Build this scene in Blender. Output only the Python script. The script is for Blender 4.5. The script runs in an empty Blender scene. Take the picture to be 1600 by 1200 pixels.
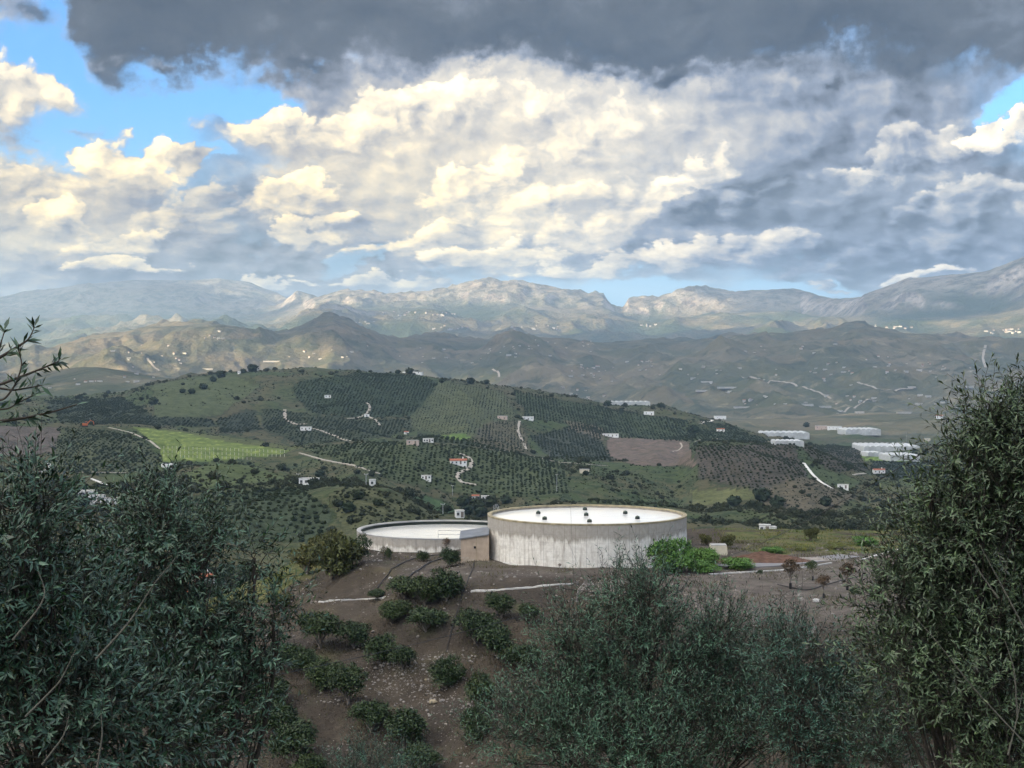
import bpy, bmesh, math, random
import numpy as np
from mathutils import Vector, Matrix

# ------------------------------------------------------------------ camera, sky, sun, exposure
F, HZ, CXP = 2404.0, 563.0, 800.0          # focal length in pixels of the 1600x1200 frame, horizon row, centre column
scene = bpy.context.scene
COL = scene.collection
cam_d = bpy.data.cameras.new('camera'); cam = bpy.data.objects.new('camera', cam_d); COL.objects.link(cam)
cam_d.sensor_fit = 'HORIZONTAL'; cam_d.sensor_width = 36.0
cam_d.lens = 36.0 * F / 1600.0
cam_d.shift_y = -(600.0 - HZ) / 1600.0
cam_d.clip_start = 0.2; cam_d.clip_end = 200000.0
cam.location = (0, 0, 0); cam.rotation_euler = (math.pi / 2, 0, 0)
scene.camera = cam
vs = scene.view_settings
vs.view_transform = 'Standard'; vs.look = 'None'; vs.gamma = 1.0; vs.use_curve_mapping = False
vs.exposure = 1.75
cy = scene.cycles
cy.use_denoising = True
try: cy.denoiser = 'OPENIMAGEDENOISE'
except Exception: pass
cy.use_adaptive_sampling = True; cy.adaptive_threshold = 0.01
cy.max_bounces = 5; cy.diffuse_bounces = 2; cy.glossy_bounces = 2; cy.transmission_bounces = 2
cy.transparent_max_bounces = 4; cy.volume_bounces = 0
cy.caustics_reflective = False; cy.caustics_refractive = False

SUN_EL, SUN_AZ = math.radians(15.0), math.radians(-118.0)      # azimuth clockwise from +Y (view direction)
SUN = Vector((math.cos(SUN_EL) * math.sin(SUN_AZ), math.cos(SUN_EL) * math.cos(SUN_AZ), math.sin(SUN_EL)))
sun_d = bpy.data.lights.new('sun', 'SUN'); sun = bpy.data.objects.new('sun', sun_d); COL.objects.link(sun)
sun_d.energy = 5.0; sun_d.angle = math.radians(0.5); sun_d.color = (1.0, 0.78, 0.48)
sun.rotation_euler = SUN.to_track_quat('Z', 'Y').to_euler()


CLOUD_GAIN, SUNWARD_FILL, OVERHEAD_FILL = 0.475, 5.0, 3.1  # the last two are added sky gains outside the view

class NB:
    """small builder for node trees"""
    def __init__(self, tree):
        self.t = tree; self.n = tree.nodes; self.l = tree.links
    def node(self, typ, **kw):
        nd = self.n.new(typ)
        for k, v in kw.items(): setattr(nd, k, v)
        return nd
    def put(self, sock, v):
        if v is None: return
        if isinstance(v, bpy.types.NodeSocket): self.l.new(v, sock)
        else:
            if hasattr(sock.default_value, '__len__'):
                if not hasattr(v, '__len__'): v = (v,) * len(sock.default_value)
                v = tuple(v)
                if len(sock.default_value) == 4 and len(v) == 3: v = v + (1.0,)
            sock.default_value = v
    def m(self, op, a, b=None, c=None, clamp=False):
        nd = self.node('ShaderNodeMath', operation=op, use_clamp=clamp)
        for i, v in enumerate((a, b, c)): self.put(nd.inputs[i], v)
        return nd.outputs[0]
    def add(self, a, b): return self.m('ADD', a, b)
    def sub(self, a, b): return self.m('SUBTRACT', a, b)
    def mul(self, a, b, clamp=False): return self.m('MULTIPLY', a, b, clamp=clamp)
    def mad(self, a, b, c, clamp=False): return self.m('MULTIPLY_ADD', a, b, c, clamp=clamp)
    def mx(self, a, b): return self.m('MAXIMUM', a, b)
    def mn(self, a, b): return self.m('MINIMUM', a, b)
    def vm(self, op, a, b=None, c=None):
        nd = self.node('ShaderNodeVectorMath', operation=op)
        self.put(nd.inputs[0], a)
        if op == 'SCALE': self.put(nd.inputs['Scale'], b)
        else:
            self.put(nd.inputs[1], b); self.put(nd.inputs[2], c)
        return nd.outputs['Value'] if op in ('LENGTH', 'DOT_PRODUCT', 'DISTANCE') else nd.outputs[0]
    def sep(self, v):
        nd = self.node('ShaderNodeSeparateXYZ'); self.put(nd.inputs[0], v); return nd.outputs
    def comb(self, x=0.0, y=0.0, z=0.0):
        nd = self.node('ShaderNodeCombineXYZ')
        for i, v in enumerate((x, y, z)): self.put(nd.inputs[i], v)
        return nd.outputs[0]
    def ss(self, x, lo, hi, a=0.0, b=1.0, kind='SMOOTHSTEP'):
        nd = self.node('ShaderNodeMapRange', interpolation_type=kind, clamp=(kind == 'LINEAR'))
        for i, v in enumerate((x, lo, hi, a, b)): self.put(nd.inputs[i], v)
        return nd.outputs[0]
    def noise(self, vec, scale=1.0, detail=4.0, rough=0.5, dist=0.0, lac=2.0, color=False, typ='FBM', dim='2D'):
        nd = self.node('ShaderNodeTexNoise', noise_dimensions=dim, noise_type=typ)
        try: nd.normalize = True
        except Exception: pass
        self.put(nd.inputs['Vector'], vec); self.put(nd.inputs['Scale'], scale); self.put(nd.inputs['Detail'], detail)
        self.put(nd.inputs['Roughness'], rough); self.put(nd.inputs['Distortion'], dist); self.put(nd.inputs['Lacunarity'], lac)
        return nd.outputs['Color'] if color else nd.outputs['Fac']
    def voro(self, vec, scale=1.0, detail=0.0, rough=0.5, feature='F1', smooth=None, out='Distance', rand=1.0, dim='2D'):
        nd = self.node('ShaderNodeTexVoronoi', feature=feature, voronoi_dimensions=dim)
        self.put(nd.inputs['Vector'], vec); self.put(nd.inputs['Scale'], scale)
        if 'Detail' in nd.inputs: self.put(nd.inputs['Detail'], detail); self.put(nd.inputs['Roughness'], rough)
        if smooth is not None and 'Smoothness' in nd.inputs: self.put(nd.inputs['Smoothness'], smooth)
        self.put(nd.inputs['Randomness'], rand)
        return nd.outputs[out]
    def mix(self, fac, a, b, blend='MIX'):
        nd = self.node('ShaderNodeMix', data_type='RGBA', blend_type=blend)
        self.put(nd.inputs[0], fac); self.put(nd.inputs[6], a); self.put(nd.inputs[7], b)
        return nd.outputs[2]
    def mixf(self, fac, a, b):
        nd = self.node('ShaderNodeMix', data_type='FLOAT')
        self.put(nd.inputs[0], fac); self.put(nd.inputs[2], a); self.put(nd.inputs[3], b)
        return nd.outputs[0]
    def ramp(self, fac, stops):
        nd = self.node('ShaderNodeValToRGB'); el = nd.color_ramp.elements
        while len(el) < len(stops): el.new(0.5)
        for e, (p, c) in zip(el, stops): e.position = p; e.color = tuple(c) + ((1.0,) if len(c) == 3 else ())
        self.put(nd.inputs[0], fac); return nd.outputs[0]


def build_world():
    w = bpy.data.worlds.new('World'); scene.world = w; w.use_nodes = True
    nt = w.node_tree; nt.nodes.clear(); B = NB(nt)
    d = B.node('ShaderNodeTexCoord').outputs['Generated']
    X, Y, Z = B.sep(d)[0:3]
    K = F / 100.0                                           # direction -> units of about 100 photo pixels
    az = B.m('ARCTAN2', X, Y)
    el = B.m('ARCSINE', Z)
    q = B.comb(B.mul(az, K), B.mul(el, K), 0.0)
    def Q(px, py):
        u, v = (px - CXP) / F, (HZ - py) / F
        return (math.atan(u) * K, math.atan2(v, math.hypot(1, u)) * K)
    # cloud detail grows finer towards the horizon, as a layer seen from below does
    eln = B.m('LOGARITHM', B.add(B.mx(B.mul(el, K), 0.0), 1.6), math.e)
    qs = B.comb(B.mul(B.mul(az, K), 0.9), B.mul(eln, 6.2), 0.0)
    wl = B.noise(qs, 0.55, 2.0, 0.5, color=True)
    wh = B.noise(qs, 0.95, 9.0, 0.62, color=True)
    wv = B.vm('ADD', B.vm('SCALE', B.vm('SUBTRACT', wl, (0.5, 0.5, 0.5)), 0.5),
              B.vm('SCALE', B.vm('SUBTRACT', wh, (0.5, 0.5, 0.5)), 1.25))
    qw = B.vm('ADD', q, B.vm('MULTIPLY', wv, (1.0, 0.75, 0.0)))
    qwx, qwy = B.sep(qw)[0:2]
    # billows: rounded heads from a fractal cell pattern, lit from the upper left
    qb = B.vm('ADD', qs, B.vm('SCALE', B.vm('SUBTRACT', wh, (0.5, 0.5, 0.5)), 0.55))
    bs = 1.05
    def bill(off):
        p = B.vm('ADD', qb, off)
        return B.voro(p, bs, 4.0, 0.55, 'SMOOTH_F1', 0.35)
    b0 = bill((0, 0, 0)); b1 = bill((-0.13, 0.17, 0))
    lit = B.sub(b1, b0)                                     # >0 on the side that faces the light
    fine = B.sub(B.noise(qs, 2.1, 8.0, 0.62), 0.5)
    fine2 = B.sub(B.noise(qs, 5.5, 6.0, 0.65), 0.5)
    fine = B.add(fine, B.mul(fine2, 0.55))
    soft = B.sub(B.noise(qs, 0.42, 3.0, 0.5), 0.5)
    head = B.sub(0.42, b0)

    # general cover of broken cloud all round, thinner higher up
    gc = B.add(B.noise(B.vm('ADD', qs, (31.0, 4.0, 7.0)), 0.16, 3.0, 0.5), B.mul(fine, 0.35))
    c0 = B.ss(B.add(gc, B.ss(B.mul(el, K), 3.2, 1.6, 0.0, 0.10)), 0.42, 0.60)
    s0 = B.add(0.45, B.add(B.mul(soft, 0.5), B.add(B.mul(lit, 0.36), B.mul(fine, 0.15))))
    # (brightness, cover, 0) run together down one chain of layers, back to front
    V = B.comb(s0, c0, 0.0)
    shift = B.add(B.mul(lit, 0.30), B.mul(fine, 0.13))

    def lay(target, keep):                                   # V <- target + (V - target) * keep
        nonlocal V
        V = B.vm('MULTIPLY_ADD', B.vm('SUBTRACT', V, target), keep, target)

    def cell(px, py, rx, ry, rot=0.0):
        cx, cyy = Q(px, py)
        rx /= 100.0; ry /= 100.0; c, n = math.cos(math.radians(rot)), math.sin(math.radians(rot))
        lx = B.mad(qwx, c / rx, B.mad(qwy, n / rx, -(cx * c + cyy * n) / rx))
        ly = B.mad(qwx, -n / ry, B.mad(qwy, c / ry, (cx * n - cyy * c) / ry))
        return B.m('SQRT', B.mad(lx, lx, B.mul(ly, ly))), ly

    def hole(px, py, rx, ry, rot=0.0, k=1.0):
        nonlocal V
        r = cell(px, py, rx, ry, rot)[0]
        V = B.vm('MULTIPLY', V, B.comb(1.0, B.ss(r, 0.75, 1.15, 1.0 - k, 1.0), 1.0))

    def region(px, py, rx, ry, rot=0.0, k=1.0):             # solid cover
        nonlocal V
        r = cell(px, py, rx, ry, rot)[0]
        V = B.vm('MAXIMUM', V, B.comb(0.0, B.ss(r, 1.15, 0.6, 0.0, k), 0.0))

    def tone(px, py, rx, ry, val, rot=0.0, k=1.0):          # broad, soft change of brightness
        r = cell(px, py, rx, ry, rot)[0]
        lay(B.comb(B.add(shift, val), 0.0, 0.0), B.comb(B.ss(r, 1.3, 0.2, 1.0, 1.0 - k), 1.0, 1.0))

    def cumulus(px, py, rx, ry, top, bot, rot=0.0, k=1.0, crisp=0.16):
        rx *= 1.42; ry *= 1.45
        r, ly = cell(px, py, rx, ry, rot)
        f = B.mad(head, 0.55, B.sub(0.88, r))
        wid = B.ss(ly, -0.9, 0.25, 0.75, crisp)
        keep = B.ss(B.m('DIVIDE', f, wid), 0.0, 1.0, 1.0, 1.0 - k)
        sh = B.mad(lit, 0.55, B.mad(fine, 0.18, B.ss(ly, -0.85, 0.55, bot, top)))
        lay(B.comb(sh, 1.0, 0.0), B.comb(keep, keep, 1.0))

    # --- the clouds in view, laid out by direction
    region(900, 330, 760, 130); region(1250, 250, 420, 160); region(640, 210, 330, 120); region(120, 370, 330, 110)
    region(1450, 330, 330, 130); region(1000, 160, 700, 110); region(1300, 180, 300, 120); region(300, 420, 420, 50)
    hole(195, 150, 150, 125); hole(370, 165, 105, 38, -4); hole(90, 60, 90, 80)
    hole(1010, 462, 110, 30); hole(1250, 452, 110, 22); hole(1590, 172, 50, 34); hole(330, 252, 50, 14, 0, 0.8)
    hole(560, 395, 70, 16, 20, 0.5)
    tone(870, 230, 330, 170, 0.70); tone(1100, 210, 220, 110, 0.66); tone(650, 260, 280, 90, 0.62)
    tone(1400, 300, 360, 170, 0.30); tone(1480, 190, 240, 80, 0.34); tone(1500, 380, 280, 80, 0.28)
    tone(350, 330, 190, 60, 0.33); tone(480, 395, 250, 40, 0.27); tone(80, 300, 160, 90, 0.60)
    tone(1130, 390, 260, 40, 0.36); tone(300, 440, 420, 40, 0.24, 0, 0.85); tone(700, 436, 320, 26, 0.32, 0, 0.85); tone(1330, 150, 260, 80, 0.36); tone(1400, 400, 330, 70, 0.25); tone(1450, 280, 300, 120, 0.29, 0, 0.85)
    cumulus(30, 142, 78, 62, 0.80, 0.46); cumulus(200, 275, 92, 72, 0.88, 0.46); cumulus(60, 310, 90, 60, 0.74, 0.40)
    cumulus(420, 215, 130, 56, 0.80, 0.50); cumulus(680, 172, 175, 62, 0.90, 0.52, 6); cumulus(560, 220, 110, 48, 0.82, 0.52)
    cumulus(300, 255, 55, 26, 0.70, 0.5); cumulus(900, 220, 130, 80, 0.80, 0.52, 15, 0.8)
    cumulus(100, 350, 75, 34, 0.86, 0.40, 8); cumulus(300, 330, 150, 40, 0.66, 0.42, 10, 0.8); cumulus(480, 310, 55, 38, 0.86, 0.42)
    cumulus(400, 315, 70, 40, 0.70, 0.4)
    cumulus(740, 315, 110, 60, 0.92, 0.45, 14); cumulus(640, 375, 110, 34, 0.88, 0.36, 12); cumulus(820, 350, 140, 60, 0.84, 0.40)
    cumulus(1000, 330, 150, 70, 0.78, 0.40, 20); cumulus(1090, 290, 70, 60, 0.80, 0.40, 40, 0.8)
    cumulus(470, 362, 85, 26, 0.82, 0.32, 8); cumulus(190, 385, 110, 26, 0.74, 0.32, 5)
    cumulus(780, 405, 140, 30, 0.88, 0.40, 2); cumulus(930, 420, 130, 28, 0.86, 0.40, 8); cumulus(1080, 400, 150, 28, 0.82, 0.32, 8)
    cumulus(180, 424, 125, 17, 0.86, 0.35, -2); cumulus(430, 442, 80, 16, 0.84, 0.40); cumulus(600, 438, 110, 16, 0.72, 0.32)
    cumulus(1180, 385, 110, 30, 0.66, 0.36, 10)
    cumulus(1350, 265, 80, 26, 0.80, 0.34, 10, 0.9); cumulus(1430, 240, 120, 44, 0.54, 0.34, 15); cumulus(1540, 300, 80, 40, 0.58, 0.36)
    cumulus(1180, 312, 190, 42, 0.24, 0.13, 14, 1.0, 0.24)
    cumulus(1500, 345, 120, 44, 0.42, 0.30, 6, 0.8); cumulus(1390, 405, 240, 36, 0.26, 0.20, 4, 0.95, 0.4)
    cumulus(1440, 436, 75, 15, 0.92, 0.56, 12); cumulus(1325, 452, 55, 12, 0.84, 0.50, 4); cumulus(1270, 432, 60, 20, 0.28, 0.30, -20, 0.7)
    cumulus(1575, 205, 60, 24, 0.95, 0.56, 8)
    cumulus(1320, 130, 40, 24, 0.16, 0.12, 0, 0.95, 0.4)
    cumulus(35, 25, 75, 28, 0.20, 0.14, 12, 0.9, 0.5); cumulus(120, 205, 40, 12, 0.45, 0.36, 0, 0.6, 0.6)

    # --- the dark deck overhead, its ragged lower edge over the bright clouds
    qx, qy = qwx, qwy
    edge = B.node('ShaderNodeFloatCurve')
    pts = [(-400, 39), (40, -97), (100, 13), (140, 77), (180, 121), (250, 127), (340, 97), (430, 107), (560, 91), (700, 91), (830, 87), (930, 119), (1050, 125),
           (1150, 105), (1230, 103), (1330, 95), (1420, 121), (1500, 97), (1570, 117), (1640, 117), (2200, 89)]
    cv = edge.mapping.curves[0]
    xs = [(Q(px, 100)[0] / 40.0 + 0.5, Q(px, py)[1] / 10.0) for px, py in pts]
    while len(cv.points) < len(xs): cv.points.new(0.5, 0.5)
    for p, (a, b) in zip(cv.points, xs): p.location = (a, b)
    edge.mapping.use_clip = False; edge.mapping.update()
    B.put(edge.inputs['Value'], B.mad(qx, 1 / 40.0, 0.5))
    ed = B.mul(edge.outputs[0], 10.0)
    broad = B.sub(B.noise(B.vm('MULTIPLY', qw, (0.42, 1.0, 1.0)), 0.75, 6.0, 0.62), 0.5)
    over = B.add(B.sub(qy, ed), B.add(B.mul(fine, 0.95), B.mul(broad, 0.9)))
    deck = B.ss(over, -0.30, 0.36)
    # the deck thins out high above the frame and to the rear
    deck = B.mul(deck, B.ss(B.mul(el, K), 7.0, 11.5, 1.0, 0.0))
    dk = B.add(0.105, B.add(B.mul(broad, 0.60), B.add(B.mul(fine, 0.16), B.ss(B.sub(qy, ed), 0.1, 1.5, -0.03, 0.045))))
    broad2 = B.ss(qx, -6.5, 3.0)
    kd = B.sub(1.0, deck); lay(B.comb(dk, 1.0, 0.0), B.comb(kd, kd, 1.0))
    for px, py, rx, ry in ((250, 104, 62, 24), (380, 98, 40, 18), (470, 94, 44, 16), (640, 86, 60, 14), (955, 114, 48, 22), (1065, 116, 56, 22), (1215, 104, 40, 18), (1430, 108, 48, 26), (1592, 110, 36, 30), (180, 96, 50, 30)):
        cumulus(px, py, rx, ry, 0.10, 0.085, 0, 0.92, 0.55)
    shade, cover = B.sep(V)[0:2]

    warm = B.mul(B.ss(qx, 5.0, -3.0, 0.15, 1.0), B.mx(B.ss(B.mul(el, K), 4.6, 2.2, 0.35, 1.0), B.ss(B.mul(el, K), 6.0, 11.0)))
    cool_c = B.ramp(shade, [(0.0, (0.050, 0.062, 0.080)), (0.16, (0.090, 0.103, 0.120)), (0.36, (0.225, 0.26, 0.32)), (0.56, (0.47, 0.46, 0.44)),
                            (0.74, (0.70, 0.65, 0.56)), (0.90, (0.98, 0.86, 0.66)), (1.0, (1.10, 0.98, 0.76))])
    warm_c = B.ramp(shade, [(0.0, (0.054, 0.062, 0.074)), (0.16, (0.098, 0.103, 0.107)), (0.36, (0.275, 0.275, 0.285)), (0.56, (0.55, 0.485, 0.375)),
                            (0.74, (0.82, 0.68, 0.44)), (0.90, (1.14, 0.90, 0.48)), (1.0, (1.22, 1.02, 0.62))])
    cloud = B.mix(warm, cool_c, warm_c)

    sky = B.node('ShaderNodeTexSky', sky_type='NISHITA')
    sky.sun_disc = False; sky.sun_elevation = SUN_EL; sky.sun_rotation = SUN_AZ % (2 * math.pi); sky.air_density = 1.0; sky.dust_density = 0.6; sky.ozone_density = 2.0
    SKY_STRENGTH = 0.07
    blue = B.mix(1.0, B.mix(1.0, sky.outputs[0], (0.60, 0.98, 1.42), 'MULTIPLY'), (1, 1, 1), 'MULTIPLY')
    blue = B.mix(B.ss(B.mul(el, K), 4.2, 1.2, 0.0, 0.85), blue, tuple(v / SKY_STRENGTH for v in (0.17, 0.28, 0.37)))
    # added fill: clouds brightened overhead and sunward, out of frame, to lift shaded ground
    sky_fill = B.ss(B.vm('DOT_PRODUCT', d, tuple(SUN)), 0.0, 0.9, 1.0, SUNWARD_FILL)
    sky_fill = B.mul(sky_fill, B.ss(B.mul(el, K), 7.0, 13.0, 1.0, OVERHEAD_FILL))
    cl = B.vm('SCALE', cloud, B.mul(sky_fill, CLOUD_GAIN / SKY_STRENGTH))
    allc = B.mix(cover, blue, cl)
    # below the horizon the world is dull earth
    allc = B.mix(B.ss(Z, -0.02, 0.0), (0.6, 0.62, 0.62), allc)
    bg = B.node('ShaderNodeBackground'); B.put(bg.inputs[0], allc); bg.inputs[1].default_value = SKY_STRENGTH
    out = B.node('ShaderNodeOutputWorld'); nt.links.new(bg.outputs[0], out.inputs[0])
    w.cycles.sampling_method = 'MANUAL'; w.cycles.sample_map_resolution = 512


build_world()

# ------------------------------------------------------------------ helpers
rng = np.random.default_rng(7)

def at(px, py, Y):
    """world point seen at photo pixel (px, py) when it stands Y metres ahead"""
    return np.array(((px - CXP) / F * Y, Y, -(py - HZ) / F * Y))

def _hash(ix, iy, seed):
    h = (ix.astype(np.int64) * 374761393 + iy.astype(np.int64) * 668265263 + seed * 974711) & 0xFFFFFFFF
    h = ((h ^ (h >> 13)) * 1274126177) & 0xFFFFFFFF
    return (h ^ (h >> 16)) & 0xFFFFFFFF

def perlin(x, y, seed=0):
    x0 = np.floor(x); y0 = np.floor(y); fx = x - x0; fy = y - y0
    def g(ix, iy, dx, dy):
        a = _hash(ix, iy, seed) * (2 * math.pi / 4294967296.0)
        return np.cos(a) * dx + np.sin(a) * dy
    u = fx * fx * fx * (fx * (fx * 6 - 15) + 10); v = fy * fy * fy * (fy * (fy * 6 - 15) + 10)
    n00 = g(x0, y0, fx, fy); n10 = g(x0 + 1, y0, fx - 1, fy); n01 = g(x0, y0 + 1, fx, fy - 1); n11 = g(x0 + 1, y0 + 1, fx - 1, fy - 1)
    return 1.5 * ((n00 * (1 - u) + n10 * u) * (1 - v) + (n01 * (1 - u) + n11 * u) * v)

def fbm(x, y, octv=4, seed=0, gain=0.5):
    s = np.zeros(np.broadcast(x, y).shape); a = 1.0
    for o in range(octv):
        s += a * perlin(x * 2 ** o + 13.7 * o, y * 2 ** o - 7.1 * o, seed + o); a *= gain
    return s

def ridged(x, y, octv=4, seed=0, gain=0.5):
    s = np.zeros(np.broadcast(x, y).shape); a = 1.0; w = 1.0
    for o in range(octv):
        n = 1 - np.abs(perlin(x * 2 ** o + 5.3 * o, y * 2 ** o + 9.1 * o, seed + o)) * 1.4
        n = np.clip(n, 0, 1) ** 2; s += a * n * w; w = np.clip(n * 1.5, 0, 1); a *= gain
    return s

def smoothstep(x, a, b):
    t = np.clip((x - a) / (b - a), 0, 1); return t * t * (3 - 2 * t)

def knots(px, pts):
    p = np.array(pts, float); return np.interp(px, p[:, 0], p[:, 1])

def inpoly(px, py, poly):
    res = np.zeros(px.shape, bool); n = len(poly); j = n - 1
    for i in range(n):
        xi, yi = poly[i]; xj, yj = poly[j]
        if yi != yj:
            c = ((yi > py) != (yj > py)) & (px < (xj - xi) * (py - yi) / (yj - yi) + xi)
            res ^= c
        j = i
    return res

def new_mat(name):
    m = bpy.data.materials.new(name); m.use_nodes = True; nt = m.node_tree; nt.nodes.clear(); B = NB(nt)
    p = B.node('ShaderNodeBsdfPrincipled'); o = B.node('ShaderNodeOutputMaterial'); nt.links.new(p.outputs[0], o.inputs[0])
    p.inputs['Roughness'].default_value = 0.85
    try: p.inputs['Specular IOR Level'].default_value = 0.3
    except Exception: pass
    return m, B, p

def simple_mat(name, col, rough=0.8, var=0.25, scale=3.0, metal=0.0, bump=0.0, spec=0.3, coords='Object'):
    m, B, p = new_mat(name)
    tc = B.node('ShaderNodeTexCoord').outputs[coords]
    n = B.noise(tc, scale, 5.0, 0.6, dim='3D')
    B.put(p.inputs['Base Color'], B.mix(1.0, tuple(col), B.ramp(n, [(0.3, (1 - var,) * 3), (0.7, (1 + var * 0.4,) * 3)]), 'MULTIPLY'))
    p.inputs['Roughness'].default_value = rough; p.inputs['Metallic'].default_value = metal
    p.inputs['Specular IOR Level'].default_value = spec
    if bump:
        bp = B.node('ShaderNodeBump'); bp.inputs['Strength'].default_value = 1.0; bp.inputs['Distance'].default_value = bump
        B.put(bp.inputs['Height'], n); B.put(p.inputs['Normal'], bp.outputs[0])
    return m

def link_obj(name, data, parent=None, mat=None, **props):
    o = bpy.data.objects.new(name, data); COL.objects.link(o)
    if parent is not None: o.parent = parent
    if mat is not None and data is not None and hasattr(data, 'materials') and len(data.materials) == 0: data.materials.append(mat)
    for k, v in props.items():
        if v is not None: o[k] = v
    return o

def thing(name, label, cat, loc=(0, 0, 0), rz=0.0, group=None):
    o = bpy.data.objects.new(name, None); COL.objects.link(o); o.location = tuple(loc); o.rotation_euler = (0, 0, rz)
    o.empty_display_size = 0.2
    o['label'] = label; o['category'] = cat
    if group: o['group'] = group
    return o

def tag(o, label=None, cat=None, group=None, kind=None):
    for k, v in (('label', label), ('category', cat), ('group', group), ('kind', kind)):
        if v: o[k] = v
    return o

def dup(root, loc, rz=0.0, scale=1.0, label=None, group=None):
    r = root.copy(); COL.objects.link(r); r.location = tuple(loc); r.rotation_euler = (0, 0, rz)
    r.scale = (scale,) * 3 if not hasattr(scale, '__len__') else tuple(scale)
    if label: r['label'] = label
    if group: r['group'] = group
    for ch in list(root.children):
        c = ch.copy(); COL.objects.link(c); c.parent = r
        for g in list(ch.children):
            d = g.copy(); COL.objects.link(d); d.parent = c
    return r

def np_mesh(name, verts, faces, smooth=False):
    """mesh from arrays; faces an (n,k) array or a list of such arrays"""
    verts = np.asarray(verts, np.float32).reshape(-1, 3)
    if not isinstance(faces, list): faces = [faces]
    faces = [np.asarray(f, np.int32) for f in faces if len(f)]
    me = bpy.data.meshes.new(name)
    nl = sum(f.size for f in faces); nf = sum(len(f) for f in faces)
    me.vertices.add(len(verts)); me.vertices.foreach_set('co', verts.ravel())
    me.loops.add(nl); me.polygons.add(nf)
    me.loops.foreach_set('vertex_index', np.concatenate([f.ravel() for f in faces]))
    tot = np.concatenate([np.full(len(f), f.shape[1], np.int32) for f in faces])
    me.polygons.foreach_set('loop_start', np.concatenate(([0], np.cumsum(tot)[:-1])).astype(np.int32))
    me.polygons.foreach_set('use_smooth', np.full(nf, bool(smooth)))
    me.update(calc_edges=True); return me

def add_attr(me, name, arr, kind='FLOAT'):
    a = me.attributes.new(name, kind, 'POINT')
    a.data.foreach_set('color' if kind == 'FLOAT_COLOR' else 'vector' if kind == 'FLOAT_VECTOR' else 'value', np.asarray(arr, np.float32).ravel())

class MB:
    """collects boxes, tubes and lathes into one mesh"""
    def __init__(self): self.v = []; self.f = {}; self.n = 0
    def raw(self, v, f):
        v = np.asarray(v, float).reshape(-1, 3); f = np.asarray(f, int)
        self.f.setdefault(f.shape[1], []).append(f + self.n); self.v.append(v); self.n += len(v); return self
    def box(self, c, s, rz=0.0, taper=1.0):
        x, y, z = np.array(s) / 2.0
        v = np.array([(sx * x * (taper if sz > 0 else 1), sy * y * (taper if sz > 0 else 1), sz * z) for sz in (-1, 1) for sy in (-1, 1) for sx in (-1, 1)])
        if rz:
            cc, ss = math.cos(rz), math.sin(rz); v = np.c_[v[:, 0] * cc - v[:, 1] * ss, v[:, 0] * ss + v[:, 1] * cc, v[:, 2]]
        return self.raw(v + np.array(c), [(0, 2, 3, 1), (4, 5, 7, 6), (0, 1, 5, 4), (2, 6, 7, 3), (0, 4, 6, 2), (1, 3, 7, 5)])
    def tube(self, pts, rad, sides=5, cap=True):
        pts = np.asarray(pts, float); n = len(pts); rad = np.broadcast_to(np.asarray(rad, float), (n,))
        tg = np.gradient(pts, axis=0); tg /= np.linalg.norm(tg, axis=1)[:, None] + 1e-9
        ref = np.array((0.31, 0.17, 0.93)) if abs(tg[0] @ np.array((0.31, 0.17, 0.93))) < 0.9 else np.array((1.0, 0, 0))
        a = np.cross(tg, ref); a /= np.linalg.norm(a, axis=1)[:, None] + 1e-9; b = np.cross(tg, a)
        th = np.arange(sides) * 2 * math.pi / sides
        v = pts[:, None] + rad[:, None, None] * (np.cos(th)[None, :, None] * a[:, None] + np.sin(th)[None, :, None] * b[:, None])
        i = np.arange(n - 1)[:, None] * sides; k = np.arange(sides)[None]; k2 = (k + 1) % sides
        q = np.stack((i + k, i + k2, i + sides + k2, i + sides + k), -1).reshape(-1, 4)
        self.raw(v.reshape(-1, 3), q)
        if cap and sides == 4: self.f[4].append(np.array([[0, 1, 2, 3]]) + self.n - n * sides); self.f[4].append(np.array([[3, 2, 1, 0]]) + self.n - sides)
        return self
    def lathe(self, prof, sides=48, c=(0, 0, 0), close=False):
        prof = np.asarray(prof, float); n = len(prof); th = np.arange(sides) * 2 * math.pi / sides
        v = np.stack((prof[:, None, 0] * np.cos(th), prof[:, None, 0] * np.sin(th), np.repeat(prof[:, 1:2], sides, 1)), -1)
        i = np.arange(n - 1)[:, None] * sides; k = np.arange(sides)[None]; k2 = (k + 1) % sides
        q = np.stack((i + k, i + k2, i + sides + k2, i + sides + k), -1).reshape(-1, 4)
        return self.raw(v.reshape(-1, 3) + np.array(c), q)
    def mesh(self, name, smooth=False):
        return np_mesh(name, np.concatenate(self.v), [np.concatenate(x) for x in self.f.values()], smooth)
    def build(self, name, mat, parent=None, smooth=False, **props):
        return link_obj(name, self.mesh(name, smooth), parent, mat, **props)

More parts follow.
